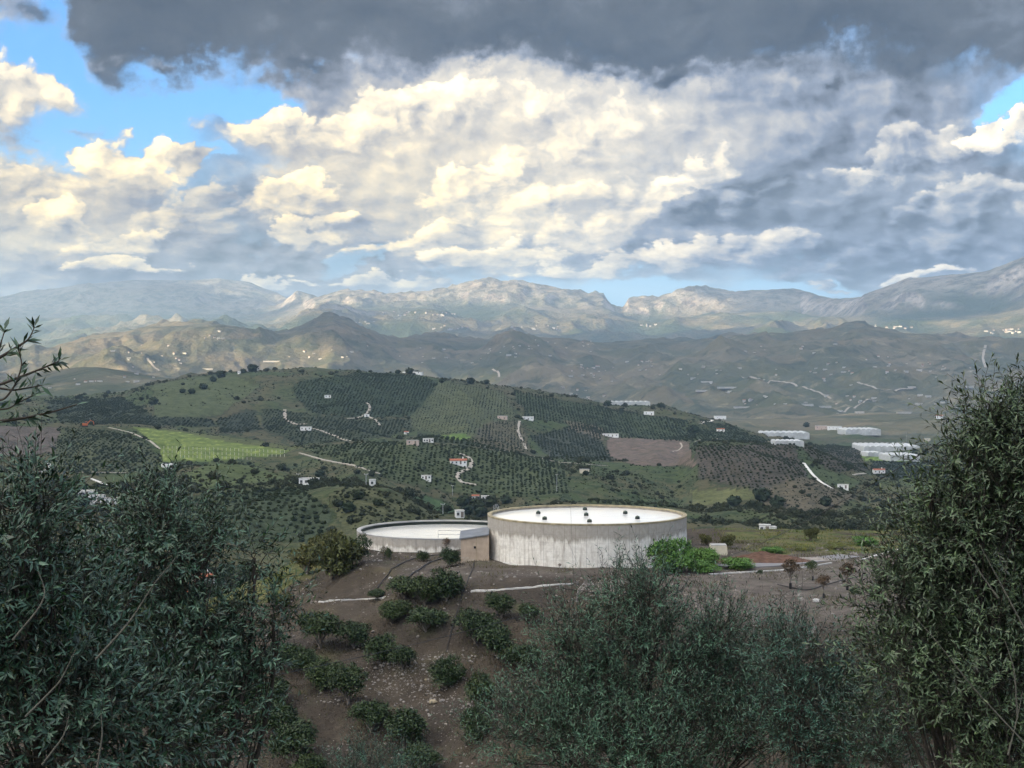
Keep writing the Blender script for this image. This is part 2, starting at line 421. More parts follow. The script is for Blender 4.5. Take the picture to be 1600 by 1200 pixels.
# ------------------------------------------------------------------ the land: one height function in two pieces
# rolling country beyond the knoll: along every line of sight a row of slopes and crests, at their own distances
LAY = []                                                    # (crest rows, crest distance, foot rows, foot distance)
def layer(crest, yc, foot, yf): LAY.append((crest, yc, foot, yf))
L1c = [(-400, 735), (0, 742), (100, 772), (200, 768), (270, 755), (350, 752), (480, 762), (560, 758), (640, 776), (700, 806), (760, 826), (860, 800), (940, 792), (1080, 796), (1180, 792), (1300, 800), (1400, 790), (1600, 765), (2000, 740)]
L2c = [(-400, 660), (0, 664), (90, 663), (170, 666), (215, 669), (300, 676), (400, 691), (455, 702), (540, 692), (640, 692), (720, 695), (800, 708), (870, 722), (950, 729), (1060, 726), (1095, 698), (1150, 693), (1240, 690), (1300, 713), (1360, 742), (1450, 738), (1600, 728), (2000, 700)]
L3c = [(-400, 640), (0, 632), (60, 625), (120, 621), (190, 616), (230, 601), (300, 588), (370, 583), (420, 577), (470, 575), (560, 580), (640, 583), (680, 592), (735, 598), (830, 609), (900, 622), (960, 633), (1040, 636), (1100, 652), (1150, 668), (1200, 686), (1260, 694), (1350, 700), (1450, 698), (1600, 690), (2000, 680)]
L4c = [(-400, 610), (0, 600), (80, 579), (130, 573), (200, 581), (260, 591), (330, 600), (500, 640), (1000, 660), (1100, 655), (1200, 657), (1300, 651), (1450, 649), (1600, 646), (2000, 640)]
L5c = [(-400, 580), (0, 561), (60, 553), (110, 536), (160, 526), (240, 513), (330, 506), (380, 515), (430, 523), (470, 515), (520, 503), (560, 516), (620, 530), (680, 527), (740, 530), (770, 531), (800, 523), (850, 530), (900, 532), (960, 536), (1000, 533), (1100, 533), (1180, 528), (1270, 520), (1350, 517), (1430, 525), (1500, 528), (1560, 533), (1600, 535), (2000, 530)]
L6c = [(-400, 505), (0, 500), (300, 500), (400, 497), (470, 487), (520, 481), (600, 482), (700, 484), (800, 484), (900, 482), (950, 486), (1000, 504), (1060, 500), (1140, 490), (1200, 492), (1260, 496), (1320, 505), (1400, 500), (1500, 496), (1600, 490), (2000, 470)]
L7c = [(-400, 480), (0, 465), (30, 460), (60, 456), (140, 447), (260, 439), (345, 437), (390, 445), (430, 458), (470, 466), (500, 463), (520, 455), (545, 449), (590, 455), (620, 458), (690, 455), (740, 442), (770, 440), (830, 442), (880, 450), (910, 455), (943, 460), (953, 477), (963, 484), (974, 483), (983, 466), (1000, 464), (1030, 467), (1060, 458), (1090, 450), (1112, 456), (1150, 460), (1180, 458), (1220, 455), (1250, 456), (1310, 463), (1345, 462), (1375, 450), (1420, 432), (1500, 427), (1540, 424), (1600, 403), (1700, 380), (2000, 400)]
def off(k, d): return [(a, b + d) for a, b in k]
layer(L1c, [(0, 640), (500, 600), (700, 620), (900, 700), (1600, 640)], [(0, 905), (500, 900), (800, 900), (1600, 900)], [(0, 430), (1600, 430)])
layer(L2c, [(0, 1050), (300, 1120), (640, 1000), (950, 1050), (1250, 1080), (1600, 1050)], off(L1c, 22), [(0, 850), (1600, 850)])
layer(L3c, [(0, 1700), (470, 1850), (900, 1900), (1100, 1950), (1600, 1700)], off(L2c, 12), [(0, 1280), (1600, 1300)])
layer(L4c, [(0, 3200), (600, 3000), (1600, 3000)], off(L3c, 14), [(0, 2300), (1600, 2150)])
layer(L5c, [(0, 6800), (330, 6600), (520, 6300), (800, 6600), (1350, 6200), (1600, 6000)], off([(a, max(b, 628 if a < 350 or 0 else 655)) for a, b in L4c], 8), [(0, 3700), (1600, 3600)])
layer(L6c, [(0, 14500), (430, 14200), (500, 13000), (950, 13000), (1250, 12500), (1350, 10800), (1600, 9800)], off(L5c, 14), [(0, 8600), (1600, 8200)])
layer(L7c, [(0, 18000), (430, 17800), (490, 14300), (950, 13900), (1250, 13600), (1350, 12000), (1600, 11200)], off(L6c, -3), [(0, 14900), (430, 14600), (500, 13150), (950, 13150), (1250, 12700), (1350, 11000), (1600, 10000)])

def far_height(u, Yr):
    """u: (n,1) tangents, Yr: (n,m) distances -> heights"""
    px = CXP + F * u[:, 0]
    Ys = [np.full(len(px), 280.0)]; Zs = [np.full(len(px), -49.0)]
    cr = []
    for crest, yc, foot, yf in LAY:
        a, b, c, d = knots(px, crest), knots(px, yc), knots(px, foot), knots(px, yf)
        Ys.append(d); Zs.append(-(c - HZ) / F * d); Ys.append(b); Zs.append(-(a - HZ) / F * b); cr.append(b)
    Ys.append(Ys[-1] + 3500); Zs.append(Zs[-1] - 450)
    Ys = np.array(Ys).T; Zs = np.array(Zs).T                # (n, k)
    h = np.diff(Ys, axis=1); dl = np.diff(Zs, axis=1) / h
    m = np.zeros_like(Zs)
    w1 = 2 * h[:, 1:] + h[:, :-1]; w2 = h[:, 1:] + 2 * h[:, :-1]
    same = dl[:, 1:] * dl[:, :-1] > 0
    with np.errstate(divide='ignore', invalid='ignore'):
        hm = (w1 + w2) / (w1 / dl[:, :-1] + w2 / dl[:, 1:])
    m[:, 1:-1] = np.where(same, hm, 0); m[:, 0] = dl[:, 0]; m[:, -1] = dl[:, -1]
    z = np.zeros_like(Yr)
    for k in range(h.shape[1]):
        t = (Yr - Ys[:, k:k + 1]) / h[:, k:k + 1]; s = (t >= 0) & (t <= 1); t = np.clip(t, 0, 1)
        H = h[:, k:k + 1]
        val = (2 * t**3 - 3 * t**2 + 1) * Zs[:, k:k + 1] + (t**3 - 2 * t**2 + t) * H * m[:, k:k + 1] + (-2 * t**3 + 3 * t**2) * Zs[:, k + 1:k + 2] + (t**3 - t**2) * H * m[:, k + 1:k + 2]
        z = np.where(s, val, z)
    x = u * Yr
    # relief: gullies and spurs that run down the slopes, kept small at the crests
    near_crest = np.ones_like(Yr)
    for b in cr: near_crest = np.minimum(near_crest, 0.30 + 0.7 * smoothstep(np.abs(Yr - b[:, None]) / b[:, None], 0.0, 0.10))
    def rel(wl, amp, seed, st=2.0):
        wx = x + wl * 0.35 * fbm(x / wl / 1.7, Yr / wl / 1.7, 2, seed + 50)
        return amp * (ridged(wx / wl, Yr / wl / st, 4, seed) - 0.75)
    a1 = smoothstep(Yr, 330, 500) * (1 - smoothstep(Yr, 2300, 3200))
    a2 = smoothstep(Yr, 2300, 4200) * (1 - smoothstep(Yr, 8000, 9500)); a3 = smoothstep(Yr, 8000, 10500)
    d = np.zeros_like(z)
    s = np.where(Yr < 3300)
    near_crest = np.where((Yr > 3000) & (Yr < 8200), np.clip((near_crest - 0.3) / 0.7, 0, 1) * 0.86 + 0.14, near_crest)
    d += a1 * (rel(190, 7.0, 3) + rel(70, 2.2, 9)); d += a2 * (rel(1000, 52, 21, 1.9) + rel(380, 26, 24, 1.8) + rel(150, 9, 27, 1.6)); d += a3 * (rel(2000, 110, 31, 1.5) + rel(700, 50, 35, 1.3))
    z = z + d * near_crest
    # rock faces of the middle range and the rocks right of the gap
    pxx = CXP + F * u
    rock = smoothstep(Yr, 12700, 13400) * (1 - smoothstep(Yr, 15500, 16500)) * smoothstep(pxx, 470, 520) * (1 - smoothstep(pxx, 1120, 1200))
    z = z + rock * (62 * (ridged(x / 330, Yr / 420, 4, 77) - 0.7) + 24 * fbm(x / 110, Yr / 110, 3, 78)) * np.maximum(near_crest, 0.42)
    return z

# near ground: the viewer's own hillside, the knoll with the tanks, the shoulder at the right
KNOLL = [(-17.0, 174), (-16.0, 160), (-13.5, 152), (-8, 144.5), (0, 139), (8, 137), (13.5, 134), (17, 122), (21, 111), (33, 107.5), (60, 108), (72, 140), (72, 182), (40, 178), (16, 179), (-4, 184)]
def poly_dist(x, y, poly):
    d = np.full(x.shape, 1e9); n = len(poly)
    for i in range(n):
        ax, ay = poly[i]; bx, by = poly[(i + 1) % n]; ex, ey = bx - ax, by - ay
        t = np.clip(((x - ax) * ex + (y - ay) * ey) / (ex * ex + ey * ey), 0, 1)
        d = np.minimum(d, np.hypot(x - ax - t * ex, y - ay - t * ey))
    return np.where(inpoly(x, y, poly), -d, d)

def smax(a, b, k): 
    h = np.clip(0.5 + 0.5 * (a - b) / k, 0, 1); return b * (1 - h) + a * h + k * h * (1 - h)

def near_height(x, y):
    wob = 1.6 * fbm(x / 9, y / 9, 3, 5)
    d = poly_dist(x, y, KNOLL) + wob * 0.8
    plat = -19.62 + 0.12 * fbm(x / 6, y / 6, 3, 8) - 0.012 * np.clip(150 - y, 0, 60) * smoothstep(x, 8, 20)
    plat = plat - 0.75 * smoothstep(x, -3.0, -9.0)                     # steps down to the lower tank
    drop = 0.40 * np.maximum(d, 0) - 0.9 * smoothstep(d, -0.5, 6) * 0
    terr = 0.35 * np.sin(np.clip(d, 0, 60) * 1.05) * smoothstep(d, 1, 5)  # faint planting terraces
    knoll = plat - drop + terr + 0.22 * fbm(x / 2.5, y / 2.5, 4, 17) * smoothstep(d, -2, 3)
    own = -1.75 - 0.335 * np.maximum(y, 0) - 0.10 * np.minimum(y, 0) + 0.5 * fbm(x / 11, y / 11, 4, 12) * smoothstep(y, 1, 12)
    own = own + 0.05 * np.abs(x) * smoothstep(y, 0, 40) - 0.0
    floor = -36.0 - 0.085 * np.maximum(y - 150, 0) + 1.2 * fbm(x / 30, y / 30, 3, 14)
    should = -27.0 + 0.27 * np.clip(x - 47, -30, 60) - 0.30 * np.abs(y - 222) + 0.5 * fbm(x / 8, y / 8, 4, 19)
    z = smax(own, floor, 3.0); z = smax(z, knoll, 1.2); z = smax(z, should, 1.5)
    return z

NU, U0 = 681, 0.47
us = np.linspace(-U0, U0, NU)
def rows(a, b, n): return np.exp(np.linspace(math.log(a), math.log(b), n))
YM = np.concatenate((rows(300, 2500, 380), rows(2500, 8600, 190)[1:], rows(8600, 19500, 200)[1:]))
ZM = far_height(us[:, None], np.repeat(YM[None], NU, 0))

def hz(x, y):
    """ground height at world x, y (arrays)"""
    x = np.asarray(x, float); y = np.asarray(y, float)
    yy = np.clip(y, 300.0, YM[-1] - 1); iu = np.clip((x / yy + U0) / (2 * U0) * (NU - 1), 0, NU - 1.001); i0 = iu.astype(int); fu = iu - i0
    j = np.clip(np.searchsorted(YM, yy) - 1, 0, len(YM) - 2); fj = (yy - YM[j]) / (YM[j + 1] - YM[j])
    far = (ZM[i0, j] * (1 - fu) + ZM[i0 + 1, j] * fu) * (1 - fj) + (ZM[i0, j + 1] * (1 - fu) + ZM[i0 + 1, j + 1] * fu) * fj
    return np.where(y < 305, near_height(x, y), far)

YR = np.concatenate((np.linspace(60, 300, 700), YM[1:]))
def ground_hit(px, py, ymin=60.0, ymax=1e9):
    """where the line of sight through a photo pixel meets the ground"""
    px = np.atleast_1d(np.asarray(px, float)); py = np.atleast_1d(np.asarray(py, float)); out = np.zeros((len(px), 3))
    ys = YR[(YR >= ymin) & (YR <= ymax)]
    for i in range(len(px)):
        x = (px[i] - CXP) / F * ys; zr = -(py[i] - HZ) / F * ys; g = hz(x, ys); h = np.nonzero(g >= zr)[0]
        if len(h) == 0: k = int(np.argmin(zr - g)); Y = ys[k]
        else:
            k = h[0]; Y = ys[k]
            if k > 0:
                a, b = zr[k - 1] - g[k - 1], zr[k] - g[k]; Y = ys[k - 1] + (ys[k] - ys[k - 1]) * a / (a - b + 1e-9)
        X = (px[i] - CXP) / F * Y; out[i] = (X, Y, float(hz(np.array([X]), np.array([Y]))[0]))
    return out
def gp(px, py, ymin=60.0, ymax=1e9): return ground_hit(px, py, ymin, ymax)[0]

# ------------------------------------------------------------------ fields on the hills: outlines as seen from here, kept to their own slope
#   (name, outline, nearest, farthest, albedo, furrow strength)
FIELDS = [
 ('ploughed', [(-60, 664), (92, 668), (86, 706), (30, 713), (-60, 706)], 700, 1250, (0.115, 0.095, 0.088)),
 ('orchard', [(92, 668), (170, 672), (225, 690), (252, 716), (240, 738), (160, 743), (75, 736), (86, 706)], 700, 1250, (0.075, 0.085, 0.05)),
 ('grass', [(200, 667), (280, 671), (400, 688), (470, 700), (455, 706), (370, 694), (280, 682), (215, 676)], 700, 1300, (0.105, 0.115, 0.055)),
 ('bright', [(205, 668), (290, 676), (370, 691), (455, 705), (440, 712), (350, 719), (255, 722), (250, 700), (225, 682)], 700, 1300, (0.15, 0.19, 0.06)),
 ('orchard', [(470, 701), (560, 692), (700, 694), (800, 708), (880, 724), (892, 770), (800, 778), (700, 772), (600, 746), (520, 716)], 700, 1250, (0.07, 0.085, 0.045)),
 ('dark', [(338, 655), (400, 640), (408, 672), (345, 678)], 1250, 2000, (0.045, 0.055, 0.04)),
 ('orchard', [(800, 610), (960, 640), (1090, 660), (1125, 692), (960, 684), (880, 662), (820, 650)], 1250, 2100, (0.05, 0.065, 0.035)),
 ('lightrows', [(690, 596), (790, 612), (808, 660), (740, 682), (650, 672), (636, 650)], 1250, 2100, (0.088, 0.098, 0.056)),
 ('terraces', [(755, 662), (815, 655), (828, 706), (790, 708), (738, 692)], 1000, 2100, (0.105, 0.095, 0.065)),
 ('dark', [(826, 682), (930, 660), (958, 722), (860, 716)], 1000, 2100, (0.05, 0.058, 0.045)),
 ('brownstrip', [(880, 655), (940, 668), (945, 688), (890, 668)], 1200, 2100, (0.13, 0.11, 0.085)),
 ('ploughed', [(948, 683), (1075, 690), (1090, 729), (1000, 727), (956, 716)], 1000, 2100, (0.15, 0.115, 0.10)),
 ('orchardbrown', [(1087, 698), (1240, 691), (1264, 744), (1180, 767), (1090, 747)], 700, 1250, (0.075, 0.065, 0.055)),
 ('lightgreen', [(1075, 765), (1170, 763), (1185, 781), (1080, 791)], 560, 1300, (0.12, 0.125, 0.06)),
 ('orchard', [(560, 583), (640, 585), (688, 597), (640, 650), (560, 655), (480, 642), (455, 605), (470, 596)], 1250, 2100, (0.042, 0.058, 0.034)),
 ('lightgreen', [(235, 603), (300, 590), (370, 585), (405, 602), (345, 650), (240, 655)], 1250, 2100, (0.085, 0.10, 0.052)),
 ('orchard', [(376, 766), (470, 764), (522, 800), (505, 850), (400, 842), (355, 800)], 440, 700, (0.05, 0.065, 0.04)),
 ('scrubgreen', [(510, 772), (560, 758), (640, 776), (692, 806), (640, 830), (540, 830)], 440, 760, (0.085, 0.09, 0.05)),
 ('orchard', [(886, 744), (1000, 746), (1070, 767), (1072, 792), (960, 792), (890, 780)], 440, 900, (0.06, 0.075, 0.04)),
 ('bright', [(664, 683), (720, 676), (737, 682), (725, 689), (670, 689)], 1000, 2100, (0.13, 0.20, 0.055)),
 ('meadow', [(640, 778), (690, 772), (712, 800), (690, 806), (655, 790)], 440, 900, (0.06, 0.098, 0.048)),
 ('bright', [(1336, 712), (1440, 716), (1440, 722), (1340, 720)], 1000, 2300, (0.15, 0.22, 0.06)),
 ('orchardbrown', [(1250, 700), (1330, 690), (1362, 735), (1300, 738)], 700, 2100, (0.07, 0.062, 0.05)),
 ('lightgreen', [(1258, 745), (1275, 725), (1345, 752), (1330, 770)], 560, 1300, (0.07, 0.09, 0.045)),
 ('brown', [(1180, 768), (1255, 745), (1340, 775), (1275, 815), (1200, 800)], 440, 1250, (0.115, 0.098, 0.072)),
 ('dark', [(1360, 722), (1480, 720), (1480, 752), (1370, 745)], 700, 2300, (0.04, 0.05, 0.045)),
 ('lightgreen', [(270, 745), (330, 722), (400, 728), (450, 748), (330, 765)], 560, 1250, (0.085, 0.105, 0.05)),
 ('dark', [(70, 626), (190, 621), (240, 650), (330, 655), (337, 668), (200, 664), (95, 660)], 1250, 2100, (0.045, 0.055, 0.036)),
 ('orchard', [(412, 640), (480, 646), (560, 658), (638, 655), (650, 674), (560, 689), (470, 695), (412, 672)], 1000, 2100, (0.05, 0.06, 0.036)),
 ('orchard', [(1096, 656), (1160, 673), (1212, 690), (1122, 690)], 1000, 2100, (0.045, 0.058, 0.034)),
 ('orchard', [(285, 775), (374, 768), (353, 800), (398, 842), (330, 850), (270, 810)], 440, 700, (0.05, 0.065, 0.038)),
 ('orchard', [(650, 676), (735, 690), (795, 706), (700, 691), (650, 690)], 1000, 2100, (0.05, 0.06, 0.036)),
 ('orchard', [(80, 742), (130, 752), (160, 768), (110, 780), (60, 760)], 560, 1250, (0.06, 0.085, 0.035)),
]

def terrain_patch(name, j0, j1, mat):
    Y = YM[j0:j1]; Z = ZM[:, j0:j1]; X = us[:, None] * Y[None]; n, m = Z.shape
    V = np.stack((X, np.repeat(Y[None], n, 0), Z), -1).reshape(-1, 3)
    i = np.arange(n - 1)[:, None] * m; k = np.arange(m - 1)[None]
    q = np.stack((i + k, i + m + k, i + m + k + 1, i + k + 1), -1).reshape(-1, 4)
    me = np_mesh(name, V, q, True); me.materials.append(mat)
    return me, X, np.repeat(Y[None], n, 0), Z

def m_hills():
    m, B, p = new_mat('hill_ground')
    at_ = B.node('ShaderNodeAttribute', attribute_name='field'); pos = B.node('ShaderNodeNewGeometry').outputs['Position']
    n1 = B.noise(pos, 0.012, 5.0, 0.6, dim='3D'); n2 = B.noise(pos, 0.11, 5.0, 0.65, dim='3D'); n3 = B.noise(pos, 0.45, 4.0, 0.7, dim='3D')
    wild = B.mix(B.ss(n1, 0.40, 0.60), (0.050, 0.070, 0.028), (0.078, 0.072, 0.040))
    wild = B.mix(B.ss(n2, 0.48, 0.60, 0.0, 0.85), wild, (0.026, 0.040, 0.019))
    wild = B.mix(B.ss(n3, 0.56, 0.68, 0.0, 0.7), wild, (0.115, 0.098, 0.064))
    fld = B.mix(1.0, at_.outputs['Color'], B.ramp(B.add(B.mul(n2, 0.6), B.mul(n3, 0.4)), [(0.38, (0.44, 0.50, 0.42)), (0.62, (1.08, 1.06, 0.98))]), 'MULTIPLY')
    B.put(p.inputs['Base Color'], B.mix(at_.outputs['Alpha'], wild, fld))
    p.inputs['Roughness'].default_value = 0.95; p.inputs['Specular IOR Level'].default_value = 0.1
    bp = B.node('ShaderNodeBump'); bp.inputs['Distance'].default_value = 2.5; B.put(bp.inputs['Height'], n2); B.put(p.inputs['Normal'], bp.outputs[0])
    return m

def m_far():
    m, B, p = new_mat('far_hill_ground')
    pos = B.node('ShaderNodeNewGeometry').outputs['Position']
    n1 = B.noise(pos, 0.0016, 6.0, 0.62, dim='3D'); n2 = B.noise(pos, 0.012, 6.0, 0.68, dim='3D'); n3 = B.noise(pos, 0.0055, 4.0, 0.6, dim='3D')
    c = B.mix(B.ss(n1, 0.40, 0.60), (0.075, 0.083, 0.052), (0.15, 0.13, 0.085))
    c = B.mix(B.ss(n2, 0.50, 0.62, 0.0, 0.85), c, (0.045, 0.055, 0.034))
    c = B.mix(B.ss(n2, 0.44, 0.34, 0.0, 0.6), c, (0.27, 0.23, 0.145))
    cell = B.voro(B.vm('ADD', pos, B.vm('SCALE', B.noise(pos, 0.01, 2.0, color=True, dim='3D'), 60.0)), 0.0065, out='Color', dim='3D')
    c = B.mix(B.ss(B.sep(cell)[0], 0.55, 0.75, 0.0, 0.5), c, B.mix(B.sep(cell)[1], (0.05, 0.07, 0.03), (0.17, 0.135, 0.09)))
    B.put(p.inputs['Base Color'], c); p.inputs['Roughness'].default_value = 0.95; p.inputs['Specular IOR Level'].default_value = 0.1
    bp = B.node('ShaderNodeBump'); bp.inputs['Distance'].default_value = 16.0; B.put(bp.inputs['Height'], B.add(n2, B.mul(n3, 2.0))); B.put(p.inputs['Normal'], bp.outputs[0])
    return m

def m_mount():
    m, B, p = new_mat('mountain_rock')
    g = B.node('ShaderNodeNewGeometry'); pos = g.outputs['Position']; nz = B.sep(g.outputs['Normal'])[2]; zz = B.sep(pos)[2]
    n1 = B.noise(pos, 0.0011, 6.0, 0.62, dim='3D'); n2 = B.noise(pos, 0.008, 6.0, 0.7, dim='3D')
    veg = B.mix(B.ss(n1, 0.42, 0.58), (0.058, 0.075, 0.036), (0.175, 0.15, 0.09))
    veg = B.mix(B.ss(n2, 0.50, 0.64, 0.0, 0.8), veg, (0.05, 0.062, 0.036))
    rock = B.mix(B.ss(n2, 0.35, 0.65), (0.12, 0.10, 0.08), (0.47, 0.41, 0.33))
    n3 = B.noise(pos, 0.022, 5.0, 0.7, dim='3D'); crev = B.ss(B.add(B.mul(n3, 0.6), B.mul(n2, 0.4)), 0.50, 0.40, 0.0, 0.75)
    rock = B.mix(crev, rock, (0.085, 0.078, 0.068)); veg = B.mix(B.mul(crev, 0.7), veg, (0.028, 0.038, 0.02))
    steep = B.ss(B.add(nz, B.mul(B.sub(n2, 0.5), 0.35)), 0.93, 0.80)
    high = B.ss(B.add(zz, B.mul(B.sub(n1, 0.5), 300)), 330, 560)
    B.put(p.inputs['Base Color'], B.mix(B.mul(B.mx(steep, B.mul(high, 0.55)), B.ss(zz, 250, 420)), veg, rock))
    p.inputs['Roughness'].default_value = 0.95; p.inputs['Specular IOR Level'].default_value = 0.1
    bp = B.node('ShaderNodeBump'); bp.inputs["Distance"].default_value = 60.0; B.put(bp.inputs['Height'], n2); B.put(p.inputs['Normal'], bp.outputs[0])
    return m

def m_soil():
    m, B, p = new_mat('knoll_soil')
    g = B.node('ShaderNodeNewGeometry'); pos = g.outputs['Position']; at_ = B.node('ShaderNodeAttribute', attribute_name='cover')
    n0 = B.noise(pos, 0.10, 4.0, 0.6, dim='3D'); n1 = B.noise(pos, 0.5, 6.0, 0.65, dim='3D'); n2 = B.noise(pos, 4.5, 5.0, 0.7, dim='3D')
    st = B.voro(pos, 5.5, 1.0, 0.5, dim='3D'); st2 = B.voro(pos, 2.1, 1.0, 0.5, dim='3D')
    c = B.mix(B.ss(n0, 0.40, 0.62), (0.070, 0.056, 0.041), (0.053, 0.044, 0.035))
    c = B.mix(B.ss(n1, 0.52, 0.72, 0.0, 0.8), c, (0.115, 0.096, 0.073))
    c = B.mix(B.ss(n1, 0.44, 0.30, 0.0, 0.8), c, (0.050, 0.043, 0.034))
    c = B.mix(B.ss(n2, 0.60, 0.74, 0.0, 0.6), c, (0.25, 0.21, 0.17))
    c = B.mix(B.ss(st2, 0.13, 0.06, 0.0, 0.8), c, (0.30, 0.26, 0.215))
    r, gg, b = B.sep(at_.outputs['Color'])[0:3]                # r: grass, g: grey gravel, b: red earth
    grav = B.mix(B.ss(n1, 0.38, 0.65), (0.105, 0.089, 0.074), (0.165, 0.142, 0.12))
    c = B.mix(B.mul(gg, B.ss(n0, 0.25, 0.5, 0.55, 1.0)), c, grav)
    c = B.mix(b, c, B.mix(B.ss(n1, 0.35, 0.65), (0.14, 0.066, 0.042), (0.21, 0.105, 0.07)))
    gr = B.mix(B.ss(n1, 0.35, 0.65), (0.060, 0.085, 0.025), (0.135, 0.125, 0.05))
    c = B.mix(B.ss(B.add(r, B.mul(B.sub(n1, 0.5), 0.8)), 0.35, 0.65), c, gr)
    dry = B.mix(B.ss(n0, 0.4, 0.6), (0.10, 0.085, 0.05), (0.07, 0.075, 0.035))
    c = B.mix(B.mul(B.ss(B.noise(pos, 0.22, 5.0, 0.65, dim='3D'), 0.54, 0.66), 0.55), c, dry)
    B.put(p.inputs['Base Color'], c); p.inputs['Roughness'].default_value = 0.95; p.inputs['Specular IOR Level'].default_value = 0.15
    bp = B.node('ShaderNodeBump'); bp.inputs['Distance'].default_value = 0.45
    B.put(bp.inputs['Height'], B.add(B.mul(n1, 1.2), B.add(B.mul(n2, 0.5), B.mul(B.ss(st, 0.0, 0.35, 1.0, 0.0), 0.25)))); B.put(p.inputs['Normal'], bp.outputs[0])
    return m

MAT_HILL, MAT_FAR, MAT_MOUNT, MAT_SOIL = m_hills(), m_far(), m_mount(), m_soil()
jA = int(np.searchsorted(YM, 2500)); jB = int(np.searchsorted(YM, 8600))
me, X, Y, Z = terrain_patch('hills', 0, jA + 1, MAT_HILL)
PX = CXP + F * X / Y; PY = HZ - F * Z / Y
WX = PX + 5 * fbm(X / 60, Y / 90, 3, 61); WY = PY + 2.0 * fbm(X / 60, Y / 90, 3, 62)
fc = np.zeros(X.shape + (4,), np.float32)
for nm, poly, ya, yb, col in FIELDS:
    s = inpoly(WX, WY, poly) & (Y > ya) & (Y < yb)
    c = np.array(col)[None] * np.ones((s.sum(), 1))
    if nm in ('bright', 'terraces', 'ploughed'):               # strips of crop and the worn lines between them
        ph = (Z[s] + 0.0035 * X[s]) / (1.5 if nm == 'bright' else 1.1)
        f = np.abs((ph % 1.0) - 0.5) * 2
        c = c * (1 + (0.22 if nm != 'ploughed' else 0.10) * (f[:, None] - 0.5)) + (np.array((0.07, 0.07, 0.02)) if nm == 'bright' else 0) * (f[:, None] > 0.86)
    fc[s, :3] = c; fc[s, 3] = 1.0
add_attr(me, 'field', fc.reshape(-1, 4), 'FLOAT_COLOR')
link_obj('hills', me, kind='structure')
link_obj('far_hills', terrain_patch('far_hills', jA, jB + 1, MAT_FAR)[0], kind='structure')
link_obj('mountains', terrain_patch('mountains', jB, len(YM), MAT_MOUNT)[0], kind='structure')

# the near ground: knoll, camera hillside, valley floor beside them
gx = np.linspace(-125, 125, 420); gy = np.concatenate((np.linspace(-60, 92, 150), np.linspace(92.45, 190, 215), np.linspace(190.8, 318, 160)))
GX, GY = np.meshgrid(gx, gy, indexing='ij'); GZ = near_height(GX, GY)
# the seam: dip under the far sheet where both exist
GZ = GZ - 1.5 * smoothstep(GY, 304, 318)
n, m_ = GX.shape; i = np.arange(n - 1)[:, None] * m_; k = np.arange(m_ - 1)[None]
q = np.stack((i + k, i + m_ + k, i + m_ + k + 1, i + k + 1), -1).reshape(-1, 4)
me = np_mesh('ground', np.stack((GX, GY, GZ), -1).reshape(-1, 3), q, True); me.materials.append(MAT_SOIL)
cov = np.zeros(GX.shape + (4,), np.float32); cov[..., 3] = 1
gn = fbm(GX / 5, GY / 5, 3, 33)
cov[..., 0] = np.clip(smoothstep(GX, 21, 26) * smoothstep(GY + gn * 3, 151, 158) + smoothstep(GY, 188, 200) + smoothstep(-GX, 14, 26) * smoothstep(GY, 150, 168), 0, 1)   # grass strip and shoulder
cov[..., 1] = np.clip(smoothstep(GX + gn, 11, 16) * smoothstep(GY, 112, 122) * (1 - smoothstep(GY + gn * 2, 150, 154)) + 0.6 * smoothstep(GY, 137, 142) * (1 - smoothstep(GY, 160, 165)) * smoothstep(GX, -14, -8), 0, 1)
cov[..., 2] = np.clip(1 - np.hypot((GX - 23.0) / 3.4, (GY - 155.0) / 3.2), 0, 1) * 0
cov[..., 0] *= np.where(GX > 15, 0.45 + 0.4 * smoothstep(fbm(GX / 4, GY / 2.5, 3, 39), -0.2, 0.4), 1.0); cov[..., 0] *= (GY > 100); cov[..., 0] = np.maximum(cov[..., 0], 0.75 * (1 - smoothstep(GY, 60, 95)))
add_attr(me, 'cover', cov.reshape(-1, 4), 'FLOAT_COLOR')
link_obj('ground', me, kind='structure')
# the country all round, far below, out to the horizon
bm_ = MB(); N = 40
xx = np.linspace(-10900, 10900, N); yy = np.concatenate((np.linspace(-2900, 300, 12), np.linspace(900, 21800, 28)))
AX, AY = np.meshgrid(xx, yy, indexing='ij'); AZ = -330 + 18 * fbm(AX / 3000, AY / 3000, 3, 90)
i = np.arange(N - 1)[:, None] * N; k = np.arange(N - 1)[None]
me = np_mesh('lowland', np.stack((AX, AY, AZ), -1).reshape(-1, 3), np.stack((i + k, i + N + k, i + N + k + 1, i + k + 1), -1).reshape(-1, 4), True); me.materials.append(MAT_FAR)
link_obj('lowland', me, kind='structure')

# ------------------------------------------------------------------ air and the clouds that shade the land
def box_haze():
    b = MB(); x0, x1, y0, y1, z0, z1 = -11200, 11200, -3200, 22200, -375, 1010
    b.box(((x0 + x1) / 2, (y0 + y1) / 2, (z0 + z1) / 2), (x1 - x0, y1 - y0, z1 - z0))
    m = bpy.data.materials.new('haze_air'); m.use_nodes = True; nt = m.node_tree; nt.nodes.clear()
    v = nt.nodes.new('ShaderNodeVolumePrincipled'); o = nt.nodes.new('ShaderNodeOutputMaterial'); nt.links.new(v.outputs[0], o.inputs['Volume'])
    v.inputs['Color'].default_value = (0.50, 0.73, 1.0, 1); v.inputs['Density'].default_value = HAZE; v.inputs['Anisotropy'].default_value = 0.1
    b.build('haze', m, kind='stuff')
HAZE = 5.6e-5
box_haze()

